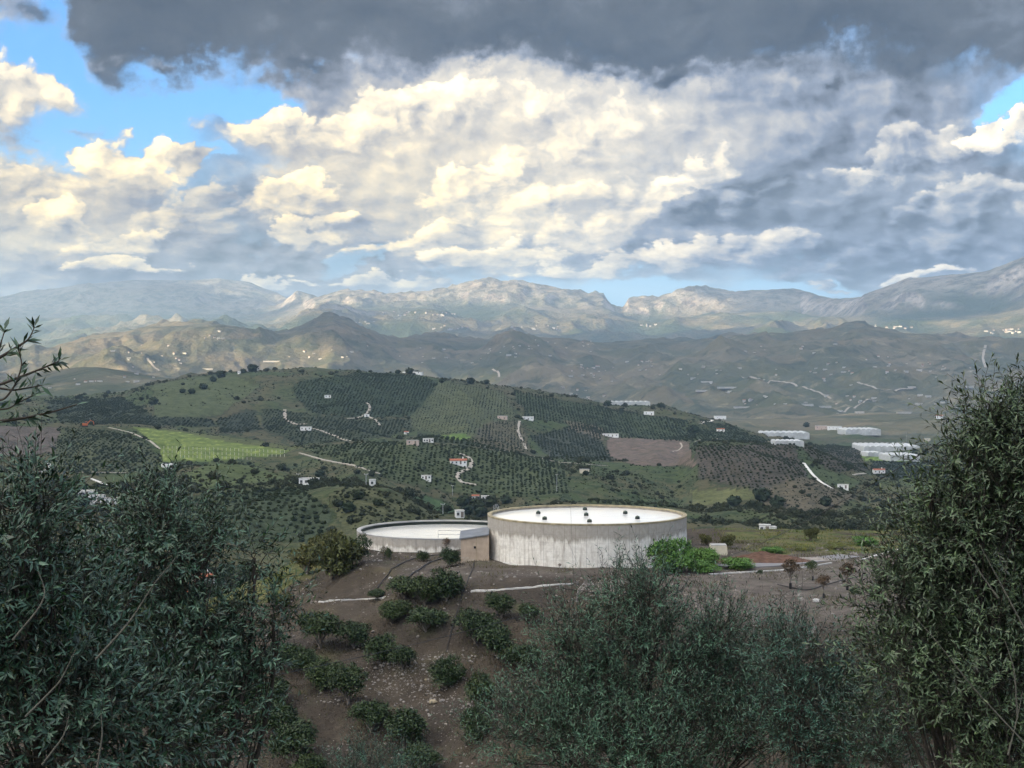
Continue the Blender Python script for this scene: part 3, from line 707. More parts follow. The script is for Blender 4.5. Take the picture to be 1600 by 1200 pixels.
def cloud_bank(name, shade, xr, yr, zland, base=4000.0, step=160.0, seed=1):
    """a real cloud high on the sun's side whose shade falls on the land where shade(x, y) > 0"""
    xs = np.arange(xr[0], xr[1], step); ys = np.arange(yr[0], yr[1], step); XX, YY = np.meshgrid(xs, ys, indexing='ij')
    h = shade(XX, YY) + 0.45 * fbm(XX / 1500, YY / 1500, 4, seed)
    sh = (base - zland) / SUN.z; ox, oy = SUN.x * sh, SUN.y * sh
    keep = h > 0; T = np.sqrt(np.clip(h, 0, 1.2)) * 520 * (0.75 + 0.5 * fbm(XX / 600, YY / 600, 3, seed + 5)); T = np.maximum(T, 15)
    n, m = XX.shape; top = np.stack((XX + ox, YY + oy, base + T * keep), -1).reshape(-1, 3); bot = np.stack((XX + ox, YY + oy, base - 0.12 * T * keep), -1).reshape(-1, 3)
    cell = keep[:-1, :-1] | keep[1:, :-1] | keep[1:, 1:] | keep[:-1, 1:]
    ii, kk = np.nonzero(cell); a = ii * m + kk
    q = np.stack((a, a + m, a + m + 1, a + 1), -1); M = n * m
    me = np_mesh(name, np.concatenate((top, bot)), np.concatenate((q, q[:, ::-1] + M)), True)
    link_obj(name, me, None, MAT_CLOUD, kind='structure')
MAT_CLOUD = simple_mat('cloud_vapour', (0.8, 0.8, 0.8), 1.0, 0.05, 0.002, spec=0.0)
def soft_rect(X, Y, x0, x1, y0, y1, w): return np.minimum(np.minimum((X - x0) / w, (x1 - X) / w), np.minimum((Y - y0) / w, (y1 - Y) / w))
def blob2(X, Y, cx, cy_, rx, ry): return (1 - np.hypot((X - cx) / rx, (Y - cy_) / ry)) * 1.6
cloud_bank('cloud', lambda X, Y: np.clip(np.maximum(soft_rect(X, Y, -4200, 4300, -3000, 4300, 400), soft_rect(X, Y, -500, 4300, 3500, 8300, 700)) , -2, 1), (-6000, 6000), (-4500, 9200), 30, seed=3)
cloud_bank('cloud', lambda X, Y: np.clip(np.maximum(soft_rect(X, Y, 1800, 8500, 9700, 15500, 600), blob2(X, Y, 2000, 12300, 600, 400)), -2, 1), (600, 9000), (8000, 16500), 520, seed=11)
cloud_bank('cloud', lambda X, Y: np.clip(np.maximum(soft_rect(X, Y, -9000, -2300, 13500, 20500, 700), blob2(X, Y, -100, 10000, 1200, 450)), -2, 1), (-10000, 1800), (9000, 21500), 300, seed=23)

# ------------------------------------------------------------------ materials of built things
def m_concrete(name, white_top, z0, z1):
    """poured concrete with a limewashed foot that ends in drips; height taken from the object's own z"""
    m, B, p = new_mat(name)
    tc = B.node('ShaderNodeTexCoord').outputs['Object']; g = B.node('ShaderNodeNewGeometry').outputs['Position']
    ox = B.sep(g); z = ox[2]
    ang = B.comb(B.mul(ox[0], 1.0), B.mul(ox[1], 1.0), B.mul(z, 0.06))
    drip = B.noise(ang, 2.2, 4.0, 0.7, dim='3D'); big = B.noise(ang, 0.35, 3.0, 0.6, dim='3D')
    fine = B.noise(g, 3.0, 6.0, 0.65, dim='3D'); streak = B.noise(B.comb(ox[0], ox[1], B.mul(z, 0.10)), 3.2, 4.0, 0.6, dim='3D')
    t = B.m('DIVIDE', B.sub(z, z0), z1 - z0)
    lime = B.ss(B.add(t, B.add(B.mul(B.sub(drip, 0.5), 0.46), B.mul(B.sub(big, 0.5), 0.22))), white_top + 0.08, white_top - 0.04)
    conc = B.mix(B.ss(fine, 0.3, 0.7), (0.31, 0.28, 0.235), (0.43, 0.39, 0.335))
    conc = B.mix(B.ss(streak, 0.52, 0.72, 0.0, 0.6), conc, (0.20, 0.18, 0.155))
    conc = B.mix(B.ss(t, 0.70, 0.74, 0.0, 0.35), conc, (0.40, 0.37, 0.33))
    white = B.mix(B.ss(fine, 0.35, 0.7), (0.66, 0.62, 0.55), (0.81, 0.78, 0.71))
    white = B.mix(B.ss(streak, 0.50, 0.70, 0.0, 0.75), white, (0.36, 0.31, 0.25))
    white = B.mix(B.ss(B.noise(g, 0.9, 5.0, 0.7, dim='3D'), 0.56, 0.70, 0.0, 0.6), white, (0.42, 0.38, 0.33))
    B.put(p.inputs['Base Color'], B.mix(lime, conc, white)); p.inputs['Roughness'].default_value = 0.9; p.inputs['Specular IOR Level'].default_value = 0.2
    bp = B.node('ShaderNodeBump'); bp.inputs['Distance'].default_value = 0.03; B.put(bp.inputs['Height'], fine); B.put(p.inputs['Normal'], bp.outputs[0])
    return m

def m_water(name, c0, c1, ior):
    m, B, p = new_mat(name)
    g = B.node('ShaderNodeNewGeometry').outputs['Position']
    n = B.noise(B.vm('MULTIPLY', g, (0.35, 1.6, 1.0)), 1.4, 4.0, 0.6, dim='3D'); dots = B.voro(B.vm('MULTIPLY', g, (1.0, 0.45, 1.0)), 1.3, dim='3D')
    B.put(p.inputs['Base Color'], B.mix(B.ss(n, 0.30, 0.5), c0, c1))
    p.inputs['Roughness'].default_value = 0.06; p.inputs['IOR'].default_value = ior; p.inputs['Specular IOR Level'].default_value = 0.5
    bp = B.node('ShaderNodeBump'); bp.inputs['Distance'].default_value = 0.012; B.put(bp.inputs['Height'], n); B.put(p.inputs['Normal'], bp.outputs[0])
    return m

M = dict(
    plaster=simple_mat('tan_plaster', (0.46, 0.36, 0.27), 0.9, 0.22, 1.6, bump=0.01),
    block=simple_mat('pale_block', (0.50, 0.42, 0.33), 0.9, 0.25, 3.0),
    tin=simple_mat('blue_grey_sheet', (0.17, 0.18, 0.19), 0.6, 0.25, 1.2, spec=0.3),
    rim=simple_mat('rusty_edge', (0.34, 0.29, 0.18), 0.8, 0.45, 1.2),
    dark=simple_mat('dark_void', (0.012, 0.012, 0.012), 0.9, 0.1),
    black=simple_mat('black_rubber', (0.018, 0.018, 0.018), 0.5, 0.3, 4.0),
    floatg=simple_mat('dark_green_plastic', (0.022, 0.034, 0.026), 0.5, 0.4, 4.0, spec=0.4),
    floatl=simple_mat('faded_green_plastic', (0.10, 0.13, 0.10), 0.6, 0.4, 4.0),
    white=simple_mat('white_wall', (0.80, 0.79, 0.76), 0.8, 0.12, 0.6),
    white2=simple_mat('white_concrete', (0.52, 0.50, 0.46), 0.9, 0.30, 1.3, bump=0.02),
    cream=simple_mat('cream_concrete', (0.62, 0.56, 0.42), 0.9, 0.2, 1.3, bump=0.02),
    pink=simple_mat('pinkish_wall', (0.50, 0.40, 0.34), 0.9, 0.15, 0.6),
    tile=simple_mat('red_roof_tile', (0.33, 0.115, 0.06), 0.85, 0.35, 2.0),
    flat=simple_mat('grey_flat_roof', (0.36, 0.35, 0.33), 0.9, 0.2, 0.6),
    glass=simple_mat('dark_pane', (0.09, 0.095, 0.10), 0.15, 0.1, spec=0.6),
    plastic=simple_mat('white_plastic_film', (0.50, 0.51, 0.50), 0.55, 0.35, 0.12, spec=0.3),
    farwhite=simple_mat('far_white_wall', (0.44, 0.425, 0.395), 0.9, 0.2, 0.1),
    plend=simple_mat('grey_plastic_film', (0.55, 0.57, 0.57), 0.5, 0.15, 0.3),
    road=simple_mat('pale_track', (0.36, 0.325, 0.27), 0.95, 0.35, 0.35),
    roadw=simple_mat('white_concrete_track', (0.62, 0.60, 0.55), 0.95, 0.2, 0.35),
    stone=simple_mat('field_stone', (0.26, 0.235, 0.205), 0.95, 0.4, 2.5, bump=0.05),
    ystone=simple_mat('yellow_stone', (0.33, 0.275, 0.18), 0.95, 0.35, 3.0, bump=0.05),
    redsoil=simple_mat('red_earth', (0.125, 0.070, 0.048), 0.95, 0.45, 1.3, bump=0.12),
    orange=simple_mat('orange_paint', (0.50, 0.13, 0.04), 0.5, 0.2, 0.8),
    wood=simple_mat('grey_wood', (0.20, 0.17, 0.14), 0.9, 0.3, 3.0),
    bark=simple_mat('olive_bark', (0.060, 0.050, 0.042), 0.95, 0.45, 9.0, bump=0.02),
    twig=simple_mat('pale_twig', (0.050, 0.046, 0.036), 0.9, 0.35, 12.0),
    pale_bark=simple_mat('pale_bark', (0.11, 0.105, 0.085), 0.9, 0.35, 30.0),
    deadwood=simple_mat('bleached_wood', (0.36, 0.33, 0.31), 0.9, 0.3, 7.0),
    steel=simple_mat('galvanised_steel', (0.36, 0.37, 0.38), 0.5, 0.15, 2.0, metal=0.4),
)
M['tank'] = m_concrete('limewashed_concrete', 0.62, -19.7, -15.5)
M['tank2'] = m_concrete('limewashed_low_concrete', 0.66, -22.0, -18.75)
M['water'] = m_water('sky_bright_water', (0.80, 0.79, 0.73), (0.90, 0.89, 0.83), 1.5)  # pale base colour stands in for the bright sky reflection
M['water2'] = m_water('pale_water', (0.58, 0.57, 0.52), (0.68, 0.67, 0.61), 1.9)  # reflected sky brightness partly put into the base colour
M['algae'] = simple_mat('dark_algae', (0.020, 0.028, 0.022), 0.8, 0.4, 1.0)
M['pale_joint'] = simple_mat('concrete_core', (0.27, 0.24, 0.20), 0.95, 0.3, 2.0)

# ------------------------------------------------------------------ the two water tanks
TC, TR, TZ0, TZ1 = np.array((7.55, 155.0)), 10.0, -19.75, -15.5
tank = thing('water_tank', 'large round concrete water tank with limewashed wall, full of pale water', 'water tank', (TC[0], TC[1], TZ0))
H = TZ1 - TZ0
MB().lathe([(TR - 0.03, -0.4), (TR - 0.03, H - 0.1), (TR - 0.34, H - 0.1), (TR - 0.34, 0.2)], 128).build('core', M['pale_joint'], tank, True)
MB().lathe([(TR - 0.36, H - 0.10), (TR - 0.36, H + 0.06), (TR + 0.02, H + 0.05), (TR + 0.02, H - 0.10)], 128).build('rim', M['rim'], tank)
NP, lifts = 60, [(0.0, 0.82), (0.82, 1.64), (1.64, 2.46), (2.46, 3.22), (3.22, H - 0.10)]
for (a, b) in lifts:
    w = math.pi / NP; th = np.linspace(-w + 0.0012, w - 0.0012, 4); r0 = TR - 0.015
    prof = [(r0, a + 0.004), (TR, a + 0.010), (TR, b - 0.010), (r0, b - 0.004)]
    v = np.array([[(r * math.cos(t), r * math.sin(t), z) for t in th] for r, z in prof]).reshape(-1, 3)
    f = [(i * 4 + k, i * 4 + k + 1, i * 4 + k + 5, i * 4 + k + 4) for i in range(3) for k in range(3)]
    me = np_mesh('wall_panel', v, np.array(f)); me.materials.append(M['tank'])
    for i in range(NP):
        o = link_obj('wall_panel', me, tank); o.rotation_euler = (0, 0, 2 * w * i)
MB().lathe([(0.01, H - 0.26), (3, H - 0.26), (6.5, H - 0.26), (TR - 0.33, H - 0.26)], 96).build('water_surface', M['water'], tank)
fb = MB(); th = np.linspace(0, 2 * math.pi, 97)[:-1]; rr = TR + 0.35 + 0.3 * np.abs(np.sin(th * 7.3)) + 0.22 * np.sin(th * 23)
v = np.concatenate([np.c_[r * np.cos(th), r * np.sin(th), np.full(96, z)] for r, z in ((TR - 0.05, 0.16), (rr * 0.5 + TR * 0.5, 0.12), (rr, -0.25))])
k = np.arange(96); k2 = (k + 1) % 96
fb.raw(v, np.concatenate([np.stack((i * 96 + k, i * 96 + k2, i * 96 + 96 + k2, i * 96 + 96 + k), -1) for i in (0, 1)])); fb.build('limewashed_footing', M['white2'], tank)
lad = MB()
for s in (-0.2, 0.2): lad.tube([(s, 0, H - 1.3), (s, 0, H + 0.55), (s, 0.25, H + 0.65), (s, 0.45, H + 0.1)], 0.025, 5)
for z in np.arange(H - 1.2, H + 0.4, 0.28): lad.tube([(-0.2, 0, z), (0.2, 0, z)], 0.018, 5)
o = lad.build('ladder', M['steel'], tank); a = math.radians(200); o.location = ((TR + 0.1) * math.cos(math.radians(158)), (TR + 0.1) * math.sin(math.radians(158)), 0); o.rotation_euler = (0, 0, math.radians(158 + 90))

T2, T2R, T2Z1 = np.array((-7.6, 172.0)), 9.7, -18.75
tank2 = thing('water_tank', 'lower round water tank half behind the tan pump house, dark band across its water', 'water tank', (T2[0], T2[1], -22.4))
h2 = T2Z1 + 22.4
MB().lathe([(T2R - 0.03, -0.6), (T2R - 0.03, h2 - 0.2), (T2R - 0.4, h2 - 0.2)], 128).build('core', M['pale_joint'], tank2, True)
MB().lathe([(T2R - 0.42, h2 - 0.22), (T2R - 0.42, h2 - 0.08), (T2R + 0.02, h2 - 0.08), (T2R + 0.02, h2 - 0.22)], 128).build('rim', M['flat'], tank2)
for (a, b) in ((0.0, 1.15), (1.15, 2.3), (2.3, h2 - 0.22)):
    w = math.pi / NP; th = np.linspace(-w + 0.0012, w - 0.0012, 4); r0 = T2R - 0.015
    prof = [(r0, a + 0.004), (T2R, a + 0.010), (T2R, b - 0.010), (r0, b - 0.004)]
    v = np.array([[(r * math.cos(t), r * math.sin(t), z) for t in th] for r, z in prof]).reshape(-1, 3)
    me = np_mesh('wall_panel', v, np.array(f)); me.materials.append(M['tank2'])
    for i in range(NP):
        ang = 2 * w * i
        if math.sin(ang) < 0.25: o = link_obj('wall_panel', me, tank2); o.rotation_euler = (0, 0, ang)
MB().lathe([(T2R - 0.4, h2 - 0.2), (T2R - 0.41, 0.2)], 128).build('inner_lining', M['algae'], tank2, True)
MB().lathe([(0.01, h2 - 0.55), (5, h2 - 0.55), (T2R - 0.40, h2 - 0.55)], 96).build('water_surface', M['water2'], tank2)
lad = MB()                                                   # two pipe frames standing in the near edge
for x0 in (-0.2, 3.3):
    lad.tube([(x0, 0, h2 - 0.1), (x0, 0, h2 + 0.75), (x0 + 2.6, 0, h2 + 0.75), (x0 + 2.6, 0, h2 - 0.1)], 0.03, 5); lad.tube([(x0, 0, h2 + 0.35), (x0 + 2.6, 0, h2 + 0.35)], 0.02, 4)
o = lad.build('pipe_rail', M['steel'], tank2); o.location = (0.0, -T2R + 0.3, 0)

# seven floats on the big tank's water
FLT = [(841, 803, 'dark green float left of the others on the big tank'), (851, 812, 'dark green float second from the left, nearer the wall'), (914, 797, 'small far float in the middle of the big tank'),
       (916, 806, 'middle one of the three floats in line at the tank centre'), (921, 816, 'dark float nearest the front wall of the big tank'), (977, 803, 'right hand float farther from the wall, with a dark top'), (996, 811, 'rightmost dark float on the big tank')]
fl0 = None
wz = TZ1 - 0.26
for i, (px, py, lab) in enumerate(FLT):
    Y = -wz * F / (py - HZ); P = at(px, py, Y)
    if fl0 is None:
        fl0 = thing('float', lab, 'float', (P[0], P[1], wz), group='floats on the big tank'); fl0.scale = (0.64,) * 3
        b = MB().lathe([(0.28, -0.1), (0.36, 0.0), (0.37, 0.30), (0.33, 0.36), (0.05, 0.37)], 12); b.build('drum', M['floatg'], fl0, True)
        MB().box((0, 0, 0.42), (0.46, 0.46, 0.10)).box((0, 0, 0.50), (0.16, 0.16, 0.08)).build('cap', M['floatl'], fl0)
        MB().lathe([(0.37, 0.10), (0.40, 0.12), (0.40, 0.17), (0.37, 0.19)], 12).build('hoop', M['black'], fl0)
    else: dup(fl0, (P[0], P[1], wz), 0.7 * i, 0.64, lab)

# ------------------------------------------------------------------ pump house
ph0 = at(720, 866, 150.5); px1 = at(764, 866, 150.5)[0]; pz = -19.85
w_, d_, hF, hB = px1 - ph0[0], 3.4, 2.75, 3.1
ph = thing('pump_house', 'small tan pump house squeezed between the two water tanks', 'pump house', (ph0[0], 150.5, pz))
b = MB()
v = [(0, 0, -0.5), (w_, 0, -0.5), (w_, d_, -0.5), (0, d_, -0.5), (0, 0, hF - 0.42), (w_, 0, hF), (w_, d_, hB), (0, d_, hB - 0.42)]
b.raw(v, [(0, 1, 5, 4), (1, 2, 6, 5), (2, 3, 7, 6), (3, 0, 4, 7)]); b.build('wall', M['plaster'], ph)
b = MB(); e = 0.14
lo = [(-e, -e, hF - 0.42), (w_, -e, hF), (w_, d_ + e, hB), (-e, d_ + e, hB - 0.42)]; hi = [(x, y, z + 0.11) for x, y, z in lo]
b.raw(lo + hi, [(3, 2, 1, 0), (4, 5, 6, 7), (0, 1, 5, 4), (1, 2, 6, 5), (2, 3, 7, 6), (3, 0, 4, 7)]); b.build('roof', M['tin'], ph)
MB().box((w_ * 0.55, -0.005, 1.3), (0.035, 0.03, 2.9)).build('seam', M['rim'], ph)
MB().box((w_ * 0.50, -0.02, 1.55), (0.20, 0.05, 0.22)).build('vent', M['dark'], ph)
MB().box((w_ * 0.50, -0.035, 1.70), (0.30, 0.09, 0.04)).build('vent_hood', M['plaster'], ph)
bm0 = MB().box((0, 0, 0), (0.36, 0.05, 0.17)).mesh('brick'); bm0.materials.append(M['block'])
for r in range(3):
    for c in range(3):
        if r == 2 and c == 2: continue
        o = link_obj('brick', bm0, ph); o.location = (0.22 + 0.40 * c + (0.18 if r % 2 else 0), -0.012, 0.12 + 0.21 * r)

# ------------------------------------------------------------------ plateau things
P = gp(1122, 866, 130); vb = thing('valve_box', 'low cream concrete valve box in the green weeds right of the big tank', 'valve box', P)
MB().box((0, 0, 0.45), (1.75, 1.3, 0.95), taper=0.94).build('body', M['cream'], vb)
MB().box((0, 0, 0.98), (1.55, 1.15, 0.09)).build('lid', M['white2'], vb)

def lumpy(seed, sx, sy, sz, sub=3, rough=0.25, fl=0.0):
    bm = bmesh.new(); bmesh.ops.create_icosphere(bm, subdivisions=sub, radius=1.0)
    co = np.array([v.co[:] for v in bm.verts]); nrm = co.copy()
    dsp = fbm(co[:, 0] * 1.3 + seed * 3.1, co[:, 1] * 1.3 + co[:, 2] * 1.9, 4, seed)
    co = nrm * (1 + rough * dsp)[:, None] * np.array((sx, sy, sz))
    if fl: co[:, 2] = np.maximum(co[:, 2], -fl * sz)
    f = np.array([[v.index for v in p.verts] for p in bm.faces]); bm.free(); return co, f

def mound(name, label, cat, px, py, hx, hy, hz_, mat, seed):
    P = gp(px, py, 130); g = 34; xs = np.linspace(-1, 1, g); A, Bv = np.meshgrid(xs, xs, indexing='ij')
    r = np.hypot(A, Bv); h = np.clip(1 - r ** 1.5, 0, 1) * (0.75 + 0.5 * fbm(A * 2 + seed, Bv * 2, 4, seed)) * hz_
    wx = P[0] + A * hx; wy = P[1] + Bv * hy; wz_ = hz(wx, wy) + h - 0.04
    i = np.arange(g - 1)[:, None] * g; k = np.arange(g - 1)[None]
    me = np_mesh(name, np.stack((wx - P[0], wy - P[1], wz_ - P[2]), -1).reshape(-1, 3), np.stack((i + k, i + g + k, i + g + k + 1, i + k + 1), -1).reshape(-1, 4), False)
    o = link_obj(name, me, None, mat, label=label, category=cat); o.location = P; return o
mound('soil_heap', 'long heap of red earth on the plateau behind the white block', 'soil heap', 1192, 876, 5.2, 1.8, 0.95, M['redsoil'], 4)
mound('soil_heap', 'flat grey gravel heap against the plateau edge beside the red earth', 'soil heap', 1265, 874, 3.4, 1.6, 0.25, M['stone'], 9)

def strip(name, pts, w, h, mat, ymin=60.0, ymax=1e9, lift=0.02, parent=None, seg=None, **props):
    """a raised band that follows the ground along a line of photo pixels"""
    pts = np.array(pts, float); seg = seg or max(2.0, 6.0)
    L = np.concatenate(([0], np.cumsum(np.hypot(*np.diff(pts, axis=0).T)))); t = np.arange(0, L[-1] + 1e-6, seg)
    q = np.c_[np.interp(t, L, pts[:, 0]), np.interp(t, L, pts[:, 1])]
    G = ground_hit(q[:, 0], q[:, 1], ymin, ymax)[:, :2]
    # drop jumps in distance that come from grazing a crest
    keep = [0]
    for i in range(1, len(G)):
        if np.hypot(*(G[i] - G[keep[-1]])) < 0.16 * G[i, 1] + 8: keep.append(i)
    G = G[keep]
    if len(G) < 2: return None
    for _ in range(2):
        if len(G) > 4: G[1:-1] = 0.5 * G[1:-1] + 0.25 * (G[:-2] + G[2:])
    tg = np.gradient(G, axis=0); tg /= np.linalg.norm(tg, axis=1)[:, None] + 1e-9; nr = np.c_[-tg[:, 1], tg[:, 0]]
    a, b = G + nr * w / 2, G - nr * w / 2
    za, zb = hz(a[:, 0], a[:, 1]), hz(b[:, 0], b[:, 1]); zm = np.maximum(np.maximum(za, zb), hz(G[:, 0], G[:, 1]))
    n = len(G); top = np.r_[np.c_[a, zm * 0.6 + za * 0.4 + lift + h], np.c_[b, zm * 0.6 + zb * 0.4 + lift + h]]; bot = top - np.array((0, 0, h + 0.5))
    V = np.r_[top, bot]; i = np.arange(n - 1)
    fcs = np.concatenate((np.stack((i, i + n, i + n + 1, i + 1), -1), np.stack((i, i + 1, i + 2 * n + 1, i + 2 * n), -1), np.stack((i + n + 1, i + n, i + 3 * n, i + 3 * n + 1), -1)))
    c = V.mean(axis=0); o = link_obj(name, np_mesh(name, V - c, fcs), parent, mat, **props); o.location = c; return o

strip('kerb', [(498, 941), (560, 937), (605, 934)], 0.14, 0.07, M['white2'], 100, 200, label='white concrete kerb on the left of the orchard slope', category='kerb', seg=8)
strip('kerb', [(736, 925), (800, 921), (850, 916), (900, 912)], 0.16, 0.07, M['white2'], 100, 200, label='white concrete kerb below the big tank, ending at rubble', category='kerb', seg=8)
strip('kerb', [(1108, 898), (1160, 895), (1232, 891), (1262, 886), (1300, 880)], 0.22, 0.08, M['white2'], 100, 200, label='white kerb along the gravel right of the green weeds', category='kerb', seg=8)
strip('kerb', [(1345, 876), (1380, 866), (1412, 858)], 0.3, 0.1, M['white2'], 100, 320, label='short pale kerb under the right hand olive tree', category='kerb', seg=8)
strip('road', [(1130, 886), (1200, 882), (1260, 876), (1330, 868)], 2.6, 0.01, simple_mat('grey_gravel_road', (0.20, 0.195, 0.195), 0.95, 0.2, 2.0), 130, 200, kind='structure', seg=8)

def hose(pts, rad, name, label, lift=0.05):
    pts = np.array(pts, float); L = np.concatenate(([0], np.cumsum(np.hypot(*np.diff(pts, axis=0).T)))); t = np.linspace(0, L[-1], int(L[-1] / 7) + 2)
    G = ground_hit(np.interp(t, L, pts[:, 0]), np.interp(t, L, pts[:, 1]), 90, 200)
    for _ in range(3): G[1:-1] = 0.5 * G[1:-1] + 0.25 * (G[:-2] + G[2:])
    G[:, 2] = np.maximum(G[:, 2], hz(G[:, 0], G[:, 1])) + lift + rad
    c = G.mean(axis=0); b = MB().tube(G - c, rad, 6); o = b.build(name, M['black'], None, True, label=label, category='hose'); o.location = c
hose([(720, 864), (690, 868), (650, 872), (622, 884), (603, 902), (590, 920)], 0.05, 'hose', 'upper black irrigation hose curving down left from the pump house')
hose([(721, 867), (700, 872), (670, 880), (652, 894), (636, 906), (622, 920)], 0.06, 'hose', 'lower black irrigation hose from the pump house towards the mango row')
hose([(742, 872), (741, 885), (735, 900), (722, 930), (706, 985), (697, 1020)], 0.035, 'hose', 'thin black hose running straight down the slope below the pump house')
hose([(880, 921), (940, 930), (990, 928)], 0.04, 'hose', 'black hose lying under the bare white tree')
hose([(1215, 915), (1262, 925), (1300, 912), (1352, 900)], 0.04, 'hose', 'black drip line between the young trees on the gravel')

def cable(p0, p1, sag, label, rad=0.03):
    t = np.linspace(0, 1, 40)[:, None]; G = p0 * (1 - t) + p1 * t; G[:, 2] -= sag * 4 * (t * (1 - t))[:, 0]; c = G.mean(axis=0)
    o = MB().tube(G - c, rad, 5).build('cable', M['black'], None, True, label=label, category='cable'); o.location = c
cable(at(395, 1062, 95), at(905, 935, 128), 0.35, 'black overhead cable crossing the orchard slope', 0.022)
cable(at(1128, 872, 140), at(1470, 690, 60), 0.5, 'black overhead cable rising to the right behind the olive tree', 0.020)

# stones that can be told apart, and the scatter that cannot
ST = [(676, 1098, 0.55, 'ystone', 'yellow boulder in the middle of the orchard slope'), (691, 1096, 0.45, 'stone', 'grey boulder beside the yellow one on the slope'), (667, 1111, 0.28, 'stone', 'small stone left of the yellow boulder'),
      (610, 904, 0.35, 'white2', 'white stone between the two black hoses'), (1275, 940, 0.55, 'white2', 'pale flat rock below the young trees on the gravel'), (1252, 938, 0.5, 'stone', 'heap stone left of the pale flat rock'), (1247, 932, 0.4, 'stone', 'grey stone on the little heap on the gravel'),
      (690, 1060, 0.3, 'ystone', 'ochre stone in the rubble under the lone mango'), (665, 1062, 0.26, 'ystone', 'ochre stone at the left end of the rubble'), (640, 906, 0.3, 'stone', 'grey stone below the lower hose'), (745, 978, 0.28, 'stone', 'grey stone beside the thin hose')]
for i, (px, py, s, mk, lab) in enumerate(ST):
    P = gp(px, py, 90); co, f = lumpy(40 + i, s * 0.62, s * 0.5, s * 0.38, 2, 0.35); me = np_mesh('stone', co, f, False)
    o = link_obj('stone', me, None, M[mk], label=lab, category='stone', group='loose stones on the knoll'); o.location = P + np.array((0, 0, s * 0.1)); o.rotation_euler = (0, 0, i)
def scatter(n, fn, size, name, mat, seed):
    r = np.random.default_rng(seed); P = fn(r, n); n = len(P); co, f = lumpy(5, 1, 1, 0.65, 1, 0.3)
    s = size * (0.35 + r.pareto(2.6, n)).clip(0.3, 3.2); a = r.uniform(0, 6.28, n)
    V = co[None] * s[:, None, None]; V = np.stack((V[..., 0] * np.cos(a)[:, None] - V[..., 1] * np.sin(a)[:, None], V[..., 0] * np.sin(a)[:, None] + V[..., 1] * np.cos(a)[:, None], V[..., 2]), -1) + P[:, None]
    fcs = (f[None] + (np.arange(n) * len(co))[:, None, None]).reshape(-1, 3)
    me = np_mesh(name, V.reshape(-1, 3), fcs); link_obj(name, me, None, mat, kind='stuff')
def on_knoll(r, n):
    x = r.uniform(-30, 45, n); y = r.uniform(104, 165, n); k = fbm(x / 4, y / 4, 3, 71) + 0.3 * r.standard_normal(n); s = (k > 0.15) & (np.hypot(x - TC[0], y - TC[1]) > 10.6); x, y = x[s], y[s]
    return np.c_[x, y, hz(x, y)]
scatter(17000, on_knoll, 0.06, 'loose_stones', M['stone'], 3)
def rubble(r, n):
    P = []
    for (px, py, sp, k) in ((672, 1060, 2.0, 0.25), (615, 1045, 1.4, 0.25), (700, 1120, 2.6, 0.22), (950, 915, 1.0, 0.25), (940, 925, 1.2, 0.15)):
        c = gp(px, py, 90); m = int(n * k); P.append(np.c_[c[0] + r.normal(0, sp, m), c[1] + r.normal(0, sp, m)])
    P = np.concatenate(P); return np.c_[P, hz(P[:, 0], P[:, 1]) + 0.02]
scatter(3200, rubble, 0.05, 'rubble', M['stone'], 5)

# ------------------------------------------------------------------ buildings on the hills
def gable(b, w, d, h, rise, over=0.25):
    v = [(-w / 2 - over, -d / 2 - over, h), (w / 2 + over, -d / 2 - over, h), (w / 2 + over, 0, h + rise), (-w / 2 - over, 0, h + rise), (w / 2 + over, d / 2 + over, h), (-w / 2 - over, d / 2 + over, h)]
    v += [(x, y, z + 0.18) for x, y, z in v]
    b.raw(v, [(6, 7, 8, 9), (9, 8, 10, 11), (0, 1, 7, 6), (5, 11, 10, 4), (0, 6, 9, 3), (3, 9, 11, 5), (1, 2, 8, 7), (2, 4, 10, 8), (1, 0, 3, 2), (2, 3, 5, 4)])
def house(name, label, px, py, w, d, h, roof='flat', wall='white', wins=3, rz=0.0, ymin=280, ymax=3300, base=1.5, chimney=False, annex=None, cat='house', door=True, P=None):
    P = gp(px, py, ymin, ymax) if P is None else P
    t = thing(name, label, cat, P, rz); b = MB()
    b.box((0, 0, (h - base) / 2), (w, d, h + base))
    if roof == 'tile': b.raw([(-w / 2, -d / 2, h), (-w / 2, d / 2, h), (-w / 2, 0, h + d * 0.22)], [(0, 1, 2)]); b.raw([(w / 2, -d / 2, h), (w / 2, 0, h + d * 0.22), (w / 2, d / 2, h)], [(0, 1, 2)])
    if annex: b.box((annex[0], annex[1], (annex[4] - base) / 2), (annex[2], annex[3], annex[4] + base))
    b.build('wall', M[wall], t)
    r = MB()
    if roof == 'tile': gable(r, w, d, h, d * 0.22); ro = r.build('roof', M['tile'], t)
    else: r.box((0, 0, h + 0.1), (w + 0.3, d + 0.3, 0.22)); ro = r.build('roof', M['flat'] if wall != 'white' else M['white2'], t)
    if annex: MB().box((annex[0], annex[1], annex[4] + 0.09), (annex[2] + 0.3, annex[3] + 0.3, 0.2)).build('roof', M['tile'] if roof == 'tile' else M['flat'], t)
    if chimney: MB().box((w * 0.28, 0.3, h + d * 0.22 + 0.4), (0.7, 0.7, 1.6)).build('chimney', M['white'], ro)
    for i in range(wins):
        x = -w / 2 + w * (i + 0.5) / wins
        if door and i == wins // 2 and wins > 1: MB().box((x, -d / 2 - 0.02, 1.05), (1.1, 0.08, 2.1)).build('door', M['wood'], t)
        else: 
            wd = MB().box((x, -d / 2 - 0.02, h * 0.55), (0.95, 0.08, 1.0)).build('window', M['glass'], t); MB().box((x, -d / 2 - 0.06, h * 0.55 - 0.56), (1.2, 0.16, 0.12)).build('sill', M['white2'], wd)
    return t
